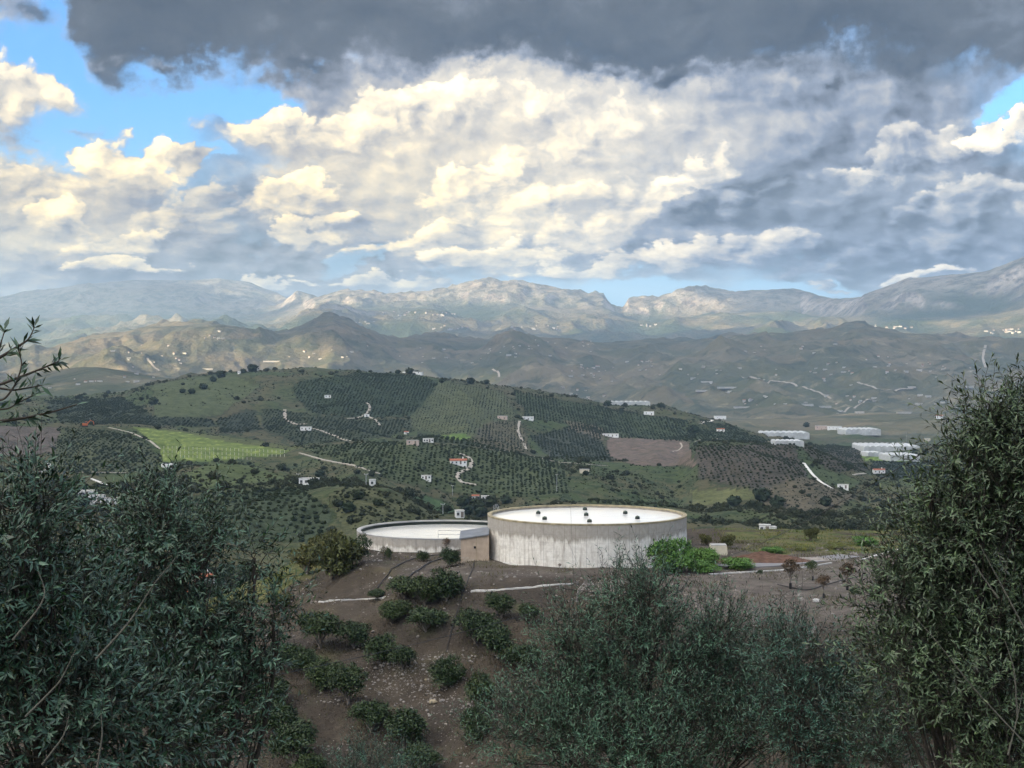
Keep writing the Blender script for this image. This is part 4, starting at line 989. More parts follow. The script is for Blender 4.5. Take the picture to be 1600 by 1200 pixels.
def greenhouse(label, px, py, w, d, h, bays, rz=0.0, ymin=900, ymax=3500, P=None, sides=6):
    P = gp(px, py, ymin, ymax) if P is None else P
    t = thing('greenhouse', label, 'greenhouse', P, rz, 'plastic greenhouses in the valley'); bw = w / bays
    c = MB(); e = MB()
    for i in range(bays):
        x0 = -w / 2 + i * bw; a = np.linspace(0, math.pi, sides + 1); xs = x0 + bw / 2 - bw / 2 * np.cos(a); zs = h * 0.72 + h * 0.28 * np.sin(a)
        v = np.r_[np.c_[xs, np.full(len(a), -d / 2), zs], np.c_[xs, np.full(len(a), d / 2), zs]]; k = np.arange(sides); n = sides + 1
        c.raw(v, np.stack((k, k + 1, k + n + 1, k + n), -1))
        e.raw([(x0, -d / 2, -2), (x0 + bw, -d / 2, -2), (x0 + bw, -d / 2, h * 0.72), (x0, -d / 2, h * 0.72)], [(0, 1, 2, 3)])
        vv = np.r_[[[x0 + bw / 2, -d / 2, h * 0.72]], np.c_[xs, np.full(n, -d / 2), zs]]; e.raw(vv, np.stack((np.zeros(sides, int), k + 1, k + 2), -1))
    c.build('roof_cover', M['plastic'], t, True); e.build('end_wall', M['plastic'], t)
    s = MB().box((-w / 2, 0, h * 0.36 - 1), (0.2, d, h * 0.72 + 2)).box((w / 2, 0, h * 0.36 - 1), (0.2, d, h * 0.72 + 2)); s.build('side_wall', M['plend'], t)
    po = MB()
    for i in range(bays + 1): po.box((-w / 2 + i * bw, -d / 2 - 0.08, h * 0.36), (0.25, 0.1, h * 0.72))
    po.build('post_row', M['steel'], t)
    return t

def msize(px, py, ymin, ymax): 
    P = gp(px, py, ymin, ymax); return P, P[1] / F             # point and metres per pixel
HOUSES = [  # label, px, py(base), width px, height px, roof, wall, windows, ymin, ymax
 ('white cottage at the fork of the track on the main hill', 478, 672, 17, 6, 'flat', 'white', 3, 1000, 2200),
 ('tiny white hut high on the main hill under the crest', 512, 621, 10, 4, 'flat', 'white', 2, 1200, 2200),
 ('white shed right of the bend in the middle of the main hill', 573, 651, 8, 4, 'flat', 'white', 1, 1200, 2200),
 ('small white hut alone on the brown slope above the orchard', 635, 678, 7, 4, 'tile', 'white', 1, 1000, 2200),
 ('long pinkish barn at the top edge of the orchard', 645, 694, 19, 7, 'flat', 'pink', 2, 900, 1900),
 ('white shed beside the pinkish barn under the green strip', 669, 691, 16, 5, 'flat', 'white', 4, 900, 1900),
 ('pinkish hut on the left of two huts on the grassy spur', 785, 655, 15, 6, 'flat', 'pink', 2, 1200, 2200),
 ('white hut on the right of two huts on the grassy spur', 825, 656, 17, 6, 'flat', 'white', 3, 1200, 2200),
 ('white farmhouse with tiled porch in the middle of the orchard', 716, 725, 26, 8, 'tile', 'white', 4, 800, 1300),
 ('low white shed in the orchard below the white track', 666, 749, 15, 4, 'flat', 'white', 3, 700, 1300),
 ('round squat cream cistern house on the spur behind the big tank', 913, 740, 15, 8, 'flat', 'cream', 0, 560, 1300),
 ('long white shed at the corner of the ploughed plot', 954, 682, 25, 5, 'flat', 'white', 4, 900, 2200),
 ('white hut in the orchard right of the long greenhouse', 1014, 648, 16, 6, 'flat', 'white', 2, 1200, 2200),
 ('white hut with dark windows above the track on the left spur', 483, 757, 30, 7, 'flat', 'white', 4, 440, 1250),
 ('low stone shed under the bright green field', 1224, 1300, 1, 1, 'flat', 'white', 1, 440, 1250),
 ('white farmhouse among dark trees left of the big tank', 743, 781, 11, 9, 'tile', 'white', 2, 560, 1100),
 ('white outbuilding right of the farmhouse in the dark trees', 758, 781, 12, 6, 'flat', 'white', 2, 560, 1100),
 ('white van sized hut just above the rim of the lower tank', 718, 808, 13, 4, 'flat', 'white', 2, 420, 1100),
 ('two storey white villa among the olives at left', 152, 786, 24, 14, 'flat', 'white', 4, 420, 1000),
 ('long low white wing left of the two storey villa', 137, 776, 26, 6, 'flat', 'white', 5, 420, 1000),
 ('small white building right of the villa', 176, 788, 24, 5, 'flat', 'white', 3, 420, 1000),
 ('pink fronted warehouse on the right hill crest', 1283, 671, 18, 7, 'flat', 'pink', 3, 1200, 3300),
 ('white warehouse joined to the pink one', 1304, 671, 22, 6, 'flat', 'white', 4, 1200, 3300),
 ('white hut with red roof on the valley floor at right', 1373, 739, 18, 7, 'tile', 'white', 3, 700, 3300),
 ('flat white hut on the track down the right hill', 1317, 763, 17, 4, 'flat', 'white', 2, 600, 1300),
 ('white house low in the valley right of the big tank', 1195, 831, 17, 6, 'flat', 'white', 2, 400, 900),
 ('small white shed beside the house low in the valley', 1208, 834, 8, 4, 'flat', 'white', 1, 400, 900),
 ('white square house seen at the left edge of the right olive', 1467, 655, 12, 8, 'tile', 'white', 2, 1500, 3300),
 ('cream hut near the right olive tree above the greenhouses', 1448, 690, 10, 6, 'flat', 'cream', 1, 1200, 3300),
 ('white hut on the corner of the terraced spur right of centre', 1125, 655, 18, 6, 'flat', 'white', 2, 1200, 3300),
 ('white water hut below the terraced spur', 1126, 674, 12, 5, 'tile', 'white', 2, 1200, 3300),
 ('white pump hut left of the grey mast', 582, 759, 9, 4, 'flat', 'white', 1, 440, 1250),
 ('white roadside hut at the head of the hill orchard', 645, 583, 30, 3, 'flat', 'white', 3, 1500, 2200),
 ('white hut on the crest of the main hill', 374, 584, 4, 5, 'flat', 'white', 1, 1500, 2200),
]
for (lab, px, py, wp, hp, roof, wall, wins, ya, yb) in HOUSES:
    if py > 900: continue
    P, s = msize(px, py, ya, yb); w, h = wp * s, max(2.4, hp * s * 0.85)
    house('farmhouse', lab, px, py, w, max(3.0, w * 0.45), h if roof == 'flat' else h * 0.8, roof, wall, wins, rng.uniform(-0.2, 0.2), ya, yb, 2.0, roof == 'tile' and wp > 12, P=P)
# the house with red tiled roofs below the left olives
P = at(315, 915, 300.0); P = gp(318, 918, 200, 500); s = P[1] / F
house('farmhouse', 'white house with red tiled roofs half hidden by the left olives', 0, 0, 30 * s, 22 * s, 16 * s, 'tile', 'white', 3, 0.35, base=3.0, chimney=True, annex=(-18 * s, -6 * s, 14 * s, 14 * s, 9 * s), P=P)
P = gp(300, 932, 200, 500); house('farmhouse', 'low red roofed wing in front of the white tiled house', 0, 0, 26 * s, 14 * s, 6 * s, 'tile', 'white', 2, 0.15, base=3.0, P=P)

GH = [('long white greenhouse on the skyline of the main hill', 980, 633, 68, 30, 9, 9, 0.02, 1300, 2300), ('curved white greenhouse on the right hill above the dark orchard', 1224, 683, 72, 60, 12, 8, -0.03, 1200, 3300), ('low white greenhouse strip under the curved one', 1230, 693, 44, 20, 6, 6, 0.0, 1000, 3300),
      ('broad white greenhouse right of the warehouses', 1342, 677, 54, 60, 11, 7, 0.03, 1200, 3300), ('largest white greenhouse on the valley floor at right', 1384, 703, 86, 70, 12, 10, -0.02, 1000, 3300), ('white greenhouse partly behind the right olive tree', 1405, 716, 46, 40, 10, 6, 0.05, 1000, 3300),
      ('small stepped white greenhouse beside the largest one', 1361, 712, 22, 20, 9, 3, 0.2, 1000, 3300), ('white sheet greenhouse below the green field', 266, 731, 15, 14, 4, 3, 0.6, 600, 1250)]
for (lab, px, py, wp, dm, hp, bays, rz, ya, yb) in GH:
    P, s = msize(px, py, ya, yb); greenhouse(lab, px, py, wp * s, dm, max(2.6, hp * s * 0.75), bays, rz, P=P)

# far white farmhouses and greenhouses, specks on the hazy hills
def speck_mesh(w, d, h, tile):
    b = MB().box((0, 0, h / 2 - 2), (w, d, h + 4)); me = b.mesh('far_farmhouse'); r = MB()
    gable(r, w, d, h, d * (0.2 if tile else 0.05)); n = len(me.vertices)
    V = np.r_[np.concatenate(b.v), np.concatenate(r.v)]; q = np.r_[np.concatenate(b.f[4]), np.concatenate(r.f[4]) + n]
    me = np_mesh('far_farmhouse', V, q); me.materials.append(M['farwhite']); me.materials.append(M['tile'] if tile else M['flat'])
    mi = np.zeros(len(q), np.int32); mi[len(np.concatenate(b.f[4])):] = 1; me.polygons.foreach_set('material_index', mi); return me
SPK = [speck_mesh(13, 8, 5, True), speck_mesh(17, 9, 6, False), speck_mesh(10, 8, 7, True), speck_mesh(22, 9, 5, False)]
r_ = np.random.default_rng(17)
CL = [(920, 610, 40, 18, 14), (930, 580, 45, 10, 22), (800, 545, 45, 9, 14), (870, 540, 60, 8, 16), (1010, 570, 50, 14, 12), (700, 560, 120, 18, 16), (1120, 585, 60, 14, 16), (1270, 580, 70, 16, 20), (1400, 575, 70, 18, 18), (1500, 570, 60, 18, 14),
      (1180, 625, 80, 12, 14), (1320, 625, 80, 12, 14), (1450, 630, 50, 12, 10), (230, 555, 50, 16, 12), (330, 525, 20, 10, 8), (250, 560, 40, 14, 8), (120, 598, 50, 8, 12), (200, 590, 40, 6, 6), (500, 555, 70, 14, 12), (1230, 545, 90, 10, 10)]
nsp = 0
for (cx, cy_, sx, sy, n) in CL:
    n = int(n * 0.8)
    q = np.c_[cx + r_.normal(0, sx * 0.55, n), cy_ + r_.normal(0, sy * 0.55, n)]; G = ground_hit(q[:, 0], q[:, 1], 2300, 8600)
    for g in G:
        if hz(g[:1], g[1:2])[0] > (-(548 - HZ) / F * g[1]) + 400: continue
        o = link_obj('far_farmhouse', SPK[r_.integers(4)], label='tiny white farmhouse speck on the hazy blue hills', category='farmhouse', group='white farmhouses on the far hills')
        o.location = g; o.rotation_euler = (0, 0, r_.uniform(-0.7, 0.7)); k = r_.uniform(0.3, 0.75) * (0.7 if g[1] < 4000 else 1.0); o.scale = (k, k, k); nsp += 1
VL = [(700, 513, 40, 3, 10), (640, 490, 40, 3, 10), (690, 492, 25, 3, 8), (860, 512, 50, 4, 10), (1010, 508, 12, 2, 6), (1300, 520, 40, 3, 22), (1380, 512, 60, 3, 14), (1570, 518, 30, 4, 16), (560, 505, 40, 4, 8)]
for (cx, cy_, sx, sy, n) in VL:
    q = np.c_[cx + r_.normal(0, sx * 0.55, n), cy_ + r_.normal(0, sy * 0.5, n)]; G = ground_hit(q[:, 0], q[:, 1], 8700, 19000)
    for g in G:
        o = link_obj('village_house', SPK[r_.integers(4)], label='tiny white village house speck on the mountain apron', category='house', group='village houses under the mountains')
        o.location = g; k = r_.uniform(0.7, 1.4); o.scale = (k, k, k); o.rotation_euler = (0, 0, r_.uniform(-0.7, 0.7))
fg = [(1142, 606, 42), (1100, 611, 25), (1139, 614, 20), (1162, 637, 30), (1261, 633, 18), (1289, 636, 18), (1412, 646, 20), (1508, 605, 24), (1104, 597, 18), (425, 565, 26), (325, 577, 16), (1312, 643, 9), (1343, 645, 12), (1424, 605, 12)]
ghm = None
FGL = ['longest far greenhouse streak under the right purple hill', 'thin far greenhouse streak left of the longest one', 'short far greenhouse streak just below the longest one', 'far greenhouse streak lowest left, just over the main hill', 'far greenhouse streak in the valley right of centre', 'far greenhouse streak next to another in the valley right of centre', 'far greenhouse streak close to the right olive tree', 'far greenhouse streak right, high beside the olive tip', 'far greenhouse streak highest of the right valley group', 'far greenhouse streak on the left hill above the crest trees', 'tiny far greenhouse streak on the left hill among farmhouses', 'tiny far greenhouse streak left of two above the broad greenhouse', 'tiny far greenhouse streak right of two above the broad greenhouse', 'tiny far greenhouse streak on the slope at far right']
for (px, py, wp), lab in zip(fg, FGL):
    P, s = msize(px, py, 2300, 8000)
    o = link_obj('far_greenhouse', SPK[3], label=lab, category='greenhouse', group='far greenhouse streaks'); o.location = P; o.scale = (wp * s / 22, 2.0, 0.55)

# tracks on the hills
TR_ = [([(170, 668), (205, 676), (236, 690), (250, 702)], 3.0, 'road', 700, 1300), ([(60, 740), (76, 732), (78, 724), (70, 721)], 3.5, 'roadw', 420, 1250), ([(142, 748), (158, 754), (170, 760)], 3.0, 'roadw', 420, 1250),
       ([(120, 738), (160, 738), (200, 739)], 1.6, 'road', 420, 1250), ([(445, 640), (445, 655), (462, 664), (480, 662)], 5.0, 'road', 1250, 2200), ([(480, 668), (500, 672), (540, 688), (556, 691)], 4.0, 'road', 1100, 2200),
       ([(541, 654), (556, 654), (573, 647), (580, 636), (572, 628)], 4.0, 'road', 1250, 2200), ([(572, 648), (588, 657), (596, 668)], 4.0, 'road', 1250, 2200), ([(468, 708), (510, 720), (550, 727), (598, 742)], 2.2, 'road', 700, 1250),
       ([(718, 709), (732, 713), (738, 722), (735, 732), (722, 737), (712, 742), (720, 754), (745, 758)], 4.0, 'road', 700, 1250), ([(812, 658), (808, 672), (822, 700), (820, 712)], 4.0, 'road', 900, 2200),
       ([(1256, 724), (1266, 738), (1280, 752), (1302, 765)], 3.4, 'roadw', 600, 1300), ([(1094, 662), (1110, 657), (1132, 652)], 6.0, 'roadw', 1250, 3300), ([(1332, 743), (1352, 740), (1370, 735)], 3.0, 'road', 700, 2200),
       ([(1050, 706), (1064, 702), (1068, 696), (1060, 690)], 2.5, 'road', 1000, 2200), ([(1085, 690), (1150, 691), (1240, 689)], 2.4, 'road', 900, 2200), ([(740, 695), (800, 706), (870, 722), (950, 728)], 2.6, 'road', 800, 1300),
       ([(230, 560), (238, 572), (250, 580)], 9, 'road', 3000, 8600), ([(1160, 590), (1240, 600), (1280, 614), (1300, 625)], 9, 'road', 3000, 8600), ([(1340, 598), (1380, 610), (1430, 608)], 9, 'road', 3000, 8600), ([(1540, 540), (1535, 560), (1540, 575)], 10, 'road', 3000, 8600),
       ([(770, 578), (782, 584), (778, 592)], 9, 'road', 3000, 8600), ([(1360, 625), (1300, 650)], 7, 'road', 2300, 5000)]
for (pts, w, mk, ya, yb) in TR_: strip('track', pts, w * (0.62 if ya < 2000 else 0.8), 0.0, M[mk], ya, yb, lift=0.18 if ya < 2000 else 1.2, seg=4, kind='structure')

# poles and masts
def pole(px, py, hp, label, ya, yb, lamp=False):
    P, s = msize(px, py, ya, yb); h = hp * s; t = thing('utility_pole', label, 'utility pole', P, 0, 'poles on the near hills')
    MB().tube([(0, 0, -1), (0, 0, h * 0.5), (0, 0, h)], [0.20, 0.16, 0.12], 6).build('post', M['steel'], t); MB().box((0, 0, h * 0.94), (1.6, 0.14, 0.16)).build('crossarm', M['steel'], t)
    for x in (-0.7, 0.7): MB().lathe([(0.05, 0), (0.12, 0.1), (0.12, 0.3), (0.02, 0.36)], 6, (x, 0, h * 0.95)).build('insulator', M['white2'], t)
pole(572, 760, 20, 'grey pole beside the white pump hut on the left spur', 440, 1250); pole(707, 774, 16, 'pole above the dark trees by the white farmhouse', 560, 1200); pole(870, 768, 28, 'tall pole in the orchard behind the big tank', 560, 1250)
pole(859, 716, 12, 'pole beside the dark orchard on the main hill', 900, 2200); pole(692, 805, 18, 'pole behind the rim of the lower tank', 420, 1000); pole(466, 754, 14, 'pole left of the white hut on the left spur', 440, 1250); pole(1416, 690, 14, 'pole behind the largest greenhouse', 1000, 3300)

# orange digger on the crest at left
P, s = msize(133, 667, 700, 1300)
ex = thing('excavator', 'orange excavator parked on the left crest beside the orchard', 'excavator', P, 0.15)
MB().box((0, 0, 1.7), (3.2, 2.4, 1.5)).box((-1.2, 0, 1.9), (1.2, 2.5, 1.3)).build('body', M['orange'], ex); MB().box((0.9, -0.4, 3.0), (1.5, 1.4, 1.5), taper=0.85).build('cab', M['orange'], ex)
MB().box((0.9, -1.12, 3.1), (1.1, 0.06, 0.9)).build('cab_window', M['glass'], ex)
for y in (-1.1, 1.1): MB().box((0, y, 0.5), (4.0, 0.6, 0.95)).build('crawler_track', M['black'], ex)
MB().tube([(1.4, 0.2, 2.0), (3.4, 0.2, 4.6), (5.6, 0.2, 3.6)], [0.35, 0.32, 0.22], 4).tube([(5.6, 0.2, 3.6), (5.9, 0.2, 1.6)], [0.25, 0.2], 4).build('boom', M['orange'], ex); MB().box((5.7, 0.2, 1.2), (1.1, 1.0, 0.9), taper=0.7).build('bucket', M['black'], ex)

# ------------------------------------------------------------------ foliage
def m_leaf(name, top, under, alt, var=0.5, rough=0.5, spec=0.35, hue_noise=1.2):
    m, B, p = new_mat(name)
    g = B.node('ShaderNodeNewGeometry'); at_ = B.node('ShaderNodeAttribute', attribute_name='tint').outputs['Fac']; ob = B.node('ShaderNodeObjectInfo').outputs['Random']
    n = B.noise(g.outputs['Position'], hue_noise, 3.0, 0.6, dim='3D')
    c = B.mix(B.ss(B.add(n, B.mul(B.sub(at_, 0.5), 0.35)), 0.42, 0.66), top, alt)
    c = B.mix(g.outputs['Backfacing'], c, under)
    c = B.mix(1.0, c, B.ramp(at_, [(0.0, (1 - var,) * 3), (1.0, (1 + var * 0.7,) * 3)]), 'MULTIPLY')
    c = B.mix(1.0, c, B.ramp(ob, [(0.0, (0.82, 0.88, 0.82)), (0.5, (1.0, 1.0, 1.0)), (1.0, (1.25, 1.12, 0.95))]), 'MULTIPLY')
    B.put(p.inputs['Base Color'], c); p.inputs['Roughness'].default_value = rough; p.inputs['Specular IOR Level'].default_value = spec
    return m
ML = dict(
    olive=m_leaf('olive_leaf', (0.0125, 0.0403, 0.0179), (0.0504, 0.1042, 0.0655), (0.0298, 0.0672, 0.0235), 0.8, 0.42, 0.45),
    olive_pale=m_leaf('olive_leaf_grey', (0.0134, 0.0501, 0.0289), (0.0489, 0.1176, 0.0797), (0.0283, 0.0797, 0.0379), 0.8, 0.42, 0.4),
    olive_warm=m_leaf('olive_leaf_warm', (0.0202, 0.0450, 0.0132), (0.0743, 0.1125, 0.0528), (0.0505, 0.0813, 0.0211), 0.8, 0.42, 0.45),
    mango=m_leaf('orchard_leaf', (0.0160, 0.0384, 0.0072), (0.0336, 0.0592, 0.0160), (0.0368, 0.0640, 0.0104), 0.65, 0.5),
    brown=m_leaf('autumn_shrub_leaf', (0.050, 0.064, 0.012), (0.08, 0.085, 0.022), (0.115, 0.105, 0.018), 0.6, 0.6),
    yellow=m_leaf('yellow_flower_leaf', (0.16, 0.17, 0.02), (0.12, 0.14, 0.03), (0.30, 0.27, 0.02), 0.4),
    lush=m_leaf('lush_weed_leaf', (0.060, 0.165, 0.020), (0.09, 0.19, 0.035), (0.11, 0.22, 0.028), 0.5, 0.5),
    rust=m_leaf('rusty_leaf', (0.045, 0.045, 0.018), (0.10, 0.06, 0.03), (0.13, 0.065, 0.025), 0.5),
    dry=m_leaf('dry_grass', (0.13, 0.11, 0.06), (0.13, 0.11, 0.06), (0.085, 0.09, 0.035), 0.4, 0.8, 0.1),
    grass=m_leaf('strip_grass', (0.085, 0.12, 0.025), (0.09, 0.12, 0.03), (0.20, 0.18, 0.06), 0.4, 0.7, 0.1, 0.35),
    litter=m_leaf('fallen_leaf', (0.045, 0.034, 0.018), (0.05, 0.04, 0.02), (0.075, 0.052, 0.024), 0.5, 0.8, 0.1),
    far=m_leaf('hill_tree_leaf', (0.0259, 0.0389, 0.0202), (0.0288, 0.0360, 0.0216), (0.0374, 0.0504, 0.0245), 0.5, 0.8, 0.1, 0.05),
    scrub=m_leaf('scrub_leaf', (0.0281, 0.0359, 0.0203), (0.0312, 0.0390, 0.0234), (0.0452, 0.0484, 0.0265), 0.5, 0.8, 0.1, 0.02),
)
def unit(v): return v / (np.linalg.norm(v, axis=-1, keepdims=True) + 1e-9)

def leaf_arrays(P, D, N, L, W, five=True, bend=0.12):
    """leaves from base P along D with face normal N"""
    n = len(P); S = unit(np.cross(D, N)); N = np.cross(S, D); L = L[:, None]; W = W[:, None]
    tip = P + D * L - N * L * bend; mid = P + D * L * 0.48
    if five:
        V = np.stack((P, mid + S * W * 0.5, tip, mid - S * W * 0.5, mid - N * W * 0.22), 1); f = np.array([(0, 3, 4), (3, 2, 4), (2, 1, 4), (1, 0, 4)])
    else:
        V = np.stack((P, mid + S * W * 0.5 + N * W * 0.12, tip, mid - S * W * 0.5 + N * W * 0.12), 1); f = np.array([(0, 3, 2), (0, 2, 1)])
    k = V.shape[1]; return V.reshape(-1, 3), (f[None] + (np.arange(n) * k)[:, None, None]).reshape(-1, 3), k

def sprigs(r, base, dirs, length, nl, leafL, leafW, five, curve=0.25):
    """shoots with opposite leaf pairs; returns leaf mesh arrays, tints and the shoot paths"""
    n = len(base); up = np.array((0, 0, 1.0)); t = (np.arange(nl) + 0.6) / nl
    c1 = unit(dirs + curve * r.standard_normal((n, 3)) + np.array((0, 0, 0.10)))
    def pos(tt): return base[:, None] + length[:, None, None] * (dirs[:, None] * tt[None, :, None] * (1 - 0.5 * tt[None, :, None]) + c1[:, None] * 0.5 * (tt ** 2)[None, :, None])
    def tan(tt): return unit(dirs[:, None] * (1 - tt)[None, :, None] + c1[:, None] * tt[None, :, None])
    P = pos(t); T = tan(t); ref = unit(np.cross(T, up + 0.01)); b2 = np.cross(T, ref)
    phi = (np.arange(nl) // 2) * (math.pi / 2) + (np.arange(nl) % 2) * math.pi; phi = phi[None] + r.uniform(0, 6.28, (n, 1)) + r.normal(0, 0.35, (n, nl))
    side = np.cos(phi)[..., None] * ref + np.sin(phi)[..., None] * b2
    D = unit(T * 0.75 + side * 0.75 + 0.12 * r.standard_normal((n, nl, 3))); N = unit(np.cross(np.cross(T, side), D) * 0 + T * 0.6 - side * 0.5 + up * 0.55)
    keep = r.random((n, nl)) > 0.12; Lf = (leafL * r.uniform(0.65, 1.15, (n, nl)) * (1 - 0.25 * np.abs(t - 0.5))[None])[keep]
    V, Fc, k = leaf_arrays(P[keep], D[keep], N[keep], Lf, Lf * leafW, five)
    tint = np.repeat(np.clip(np.repeat(r.normal(0.5, 0.16, (n, 1)), nl, 1) + r.normal(0, 0.14, (n, nl)), 0, 1)[keep], k)
    return V, Fc, tint, pos(np.linspace(0, 1, 4))

def tubes(paths, r0, r1, sides=3):
    """many thin shoots in one go: paths (n, k, 3)"""
    n, k, _ = paths.shape; T = unit(np.gradient(paths, axis=1)); A = unit(np.cross(T, np.array((0.3, 0.2, 0.93)))); Bv = np.cross(T, A)
    rad = np.linspace(1, 0, k)[None, :, None, None] * (r0 - r1) + r1 if np.isscalar(r0) else (np.linspace(1, 0, k)[None, :] * (r0 - r1)[:, None] + r1[:, None])[..., None, None]
    th = np.arange(sides) * 2 * math.pi / sides
    V = paths[:, :, None] + rad * (np.cos(th)[None, None, :, None] * A[:, :, None] + np.sin(th)[None, None, :, None] * Bv[:, :, None])
    i = np.arange(k - 1)[:, None] * sides; s = np.arange(sides)[None]; s2 = (s + 1) % sides
    q = np.stack((i + s, i + s2, i + sides + s2, i + sides + s), -1).reshape(-1, 4)
    return V.reshape(-1, 3), (q[None] + (np.arange(n) * k * sides)[:, None, None]).reshape(-1, 4)

def bez(a, b, r, wig, n=7, up=0.0):
    t = np.linspace(0, 1, n)[:, None]; d = np.linalg.norm(b - a); c = (a + b) / 2 + r.standard_normal(3) * wig * d + np.array((0, 0, up * d))
    return (1 - t) ** 2 * a + 2 * t * (1 - t) * c + t ** 2 * b

def olive(label, trunk_px, Y, blobs, leafmat='olive', leafL=0.058, leafW=0.21, density=1.0, seed=0, nl=16, slen=(0.15, 0.40), upb=0.5, singles=0, group=None, trunk_r=0.075, five=True, dry=0.0, barkm='bark'):
    r = np.random.default_rng(seed); s = Y / F
    X0 = (trunk_px - CXP) * s; root = np.array((X0, Y, float(near_height(np.array([X0]), np.array([Y]))[0])))
    t = thing('olive_tree', label, 'olive tree', root, 0, group)
    cen = []; rad = []
    for (px, py, rx, ry, *dy) in blobs:
        c = at(px, py, Y + (dy[0] if dy else 0)); k = c[1] / F; cen.append(c); rad.append((rx * k, 0.5 * (rx + ry) * k * 0.9, ry * k))
    cen = np.array(cen); rad = np.array(rad)
    br = MB(); fork = root + np.array((r.normal(0, 0.05), r.normal(0, 0.05), max(0.5, (cen[:, 2].min() - root[2]) * 0.5)))
    tr = MB(); tr.tube(bez(root - np.array((0, 0, 0.3)), fork, r, 0.06) - root, np.linspace(trunk_r * 1.35, trunk_r, 7), 8); tr.build('trunk', M['bark'], t, True)
    LV, LF, LT, SV, SF, off, soff = [], [], [], [], [], 0, 0
    for bi, (c, R) in enumerate(zip(cen, rad)):
        bb = MB(); p = bez(fork, c, r, 0.10, 9, 0.05); bb.tube(p - root, np.linspace(trunk_r * 0.34, trunk_r * 0.12, 9), 6)
        vol = 4.19 * R.prod(); na = max(5, int(10 * (R[0] * R[2]) ** 0.5 * 4 * density ** 0.5))
        A = r.standard_normal((na, 3)); A = unit(A) * (r.random((na, 1)) ** 0.45) * 0.80 * R + c
        for q in A:
            k = r.integers(3, 8); bb.tube(bez(p[k], q, r, 0.14, 6, 0.03) - root, np.linspace(trunk_r * 0.10, trunk_r * 0.035, 6), 4)
        bb.build('branch', M[barkm], t, True)
        m = int(density * 1500 * (R[0] * R[2] + 0.5 * R[1] * (R[0] + R[2])) / (leafL / 0.058) ** 2 * (0.25 / np.mean(slen)))
        Dn = unit(r.standard_normal((m, 3))); rr = r.random((m, 1)) ** 0.40; lump = 0.80 + 0.30 * fbm(Dn[:, 0] * 2.1 + bi, Dn[:, 2] * 2.1 + Dn[:, 1], 3, seed + bi)[:, None]
        base = c + Dn * rr * R * lump
        ln = r.uniform(*slen, m) * (1 + 0.5 * (r.random(m) > 0.9)); dirs = unit(Dn * 0.75 + np.array((0, 0, upb)) + 0.55 * r.standard_normal((m, 3)))
        bare = r.random(m) < dry
        V, Fc, tint, sp = sprigs(r, base[~bare], dirs[~bare], ln[~bare], nl, leafL, leafW, five)
        LV.append(V); LF.append(Fc + off); LT.append(tint); off += len(V)
        near = A[np.argmin(((base[:, None] - A[None]) ** 2).sum(-1), 1)]
        v, q = tubes(sp, leafL * 0.035, leafL * 0.015); SV.append(v); SF.append(q + soff); soff += len(v)
        st = np.stack((near, near * 0.55 + base * 0.45 + 0.05 * r.standard_normal((m, 3)) * R, base), 1); v, q = tubes(st, leafL * 0.045, leafL * 0.025); SV.append(v); SF.append(q + soff); soff += len(v)
        if bare.any():
            nb = int(bare.sum()); b0 = base[bare]; sp2 = np.stack((b0, b0 + dirs[bare] * ln[bare][:, None] * 0.6, b0 + (dirs[bare] + 0.25 * r.standard_normal((nb, 3))) * ln[bare][:, None] * 1.3), 1)
            v, q = tubes(sp2, leafL * 0.04, leafL * 0.012); SV.append(v); SF.append(q + soff); soff += len(v)
    V = np.concatenate(LV); Fc = np.concatenate(LF); T = np.concatenate(LT); kv = 5 if five else 4; kf = 4 if five else 2
    if singles:                                              # the leaves that show largest are objects of their own
        nL = len(V) // kv; P0 = V[::kv]; scr = np.c_[CXP + F * P0[:, 0] / P0[:, 1], HZ - F * P0[:, 2] / P0[:, 1]]
        inside = (scr[:, 0] > 2) & (scr[:, 0] < 1598) & (scr[:, 1] < 1195); size = np.linalg.norm(V[2::kv] - V[::kv], axis=1) / P0[:, 1]
        cell = {}
        for i in np.argsort(P0[:, 1]):                       # frontmost leaf of each small patch of the picture
            if inside[i]: cell.setdefault((int(scr[i, 0] // 26), int(scr[i, 1] // 26)), i)
        idx = np.array(sorted(cell.values(), key=lambda i: -size[i])[:singles]); mask = np.ones(nL, bool); mask[idx] = False
        for i in idx:
            me = np_mesh('leaf', V[i * kv:i * kv + kv] - V[i * kv], Fc[i * kf:i * kf + kf] - i * kv, True); add_attr(me, 'tint', T[i * kv:i * kv + kv])
            o = link_obj('leaf', me, t, ML[leafmat]); o.location = V[i * kv] - root
        vm = np.repeat(mask, kv); V = V[vm]; T = T[vm]; n2 = int(mask.sum()); f0 = Fc[:kf] % kv if False else (Fc[:kf] - Fc[:kf].min())
        Fc = (f0[None] + (np.arange(n2) * kv)[:, None, None]).reshape(-1, 3)
    me = np_mesh('leaves', V - root, Fc, True); add_attr(me, 'tint', T); link_obj('leaves', me, t, ML[leafmat], kind='stuff')
    link_obj('twigs', np_mesh('twigs', np.concatenate(SV) - root, np.concatenate(SF)), t, M['twig'], kind='stuff')
    return t, len(V) // kv

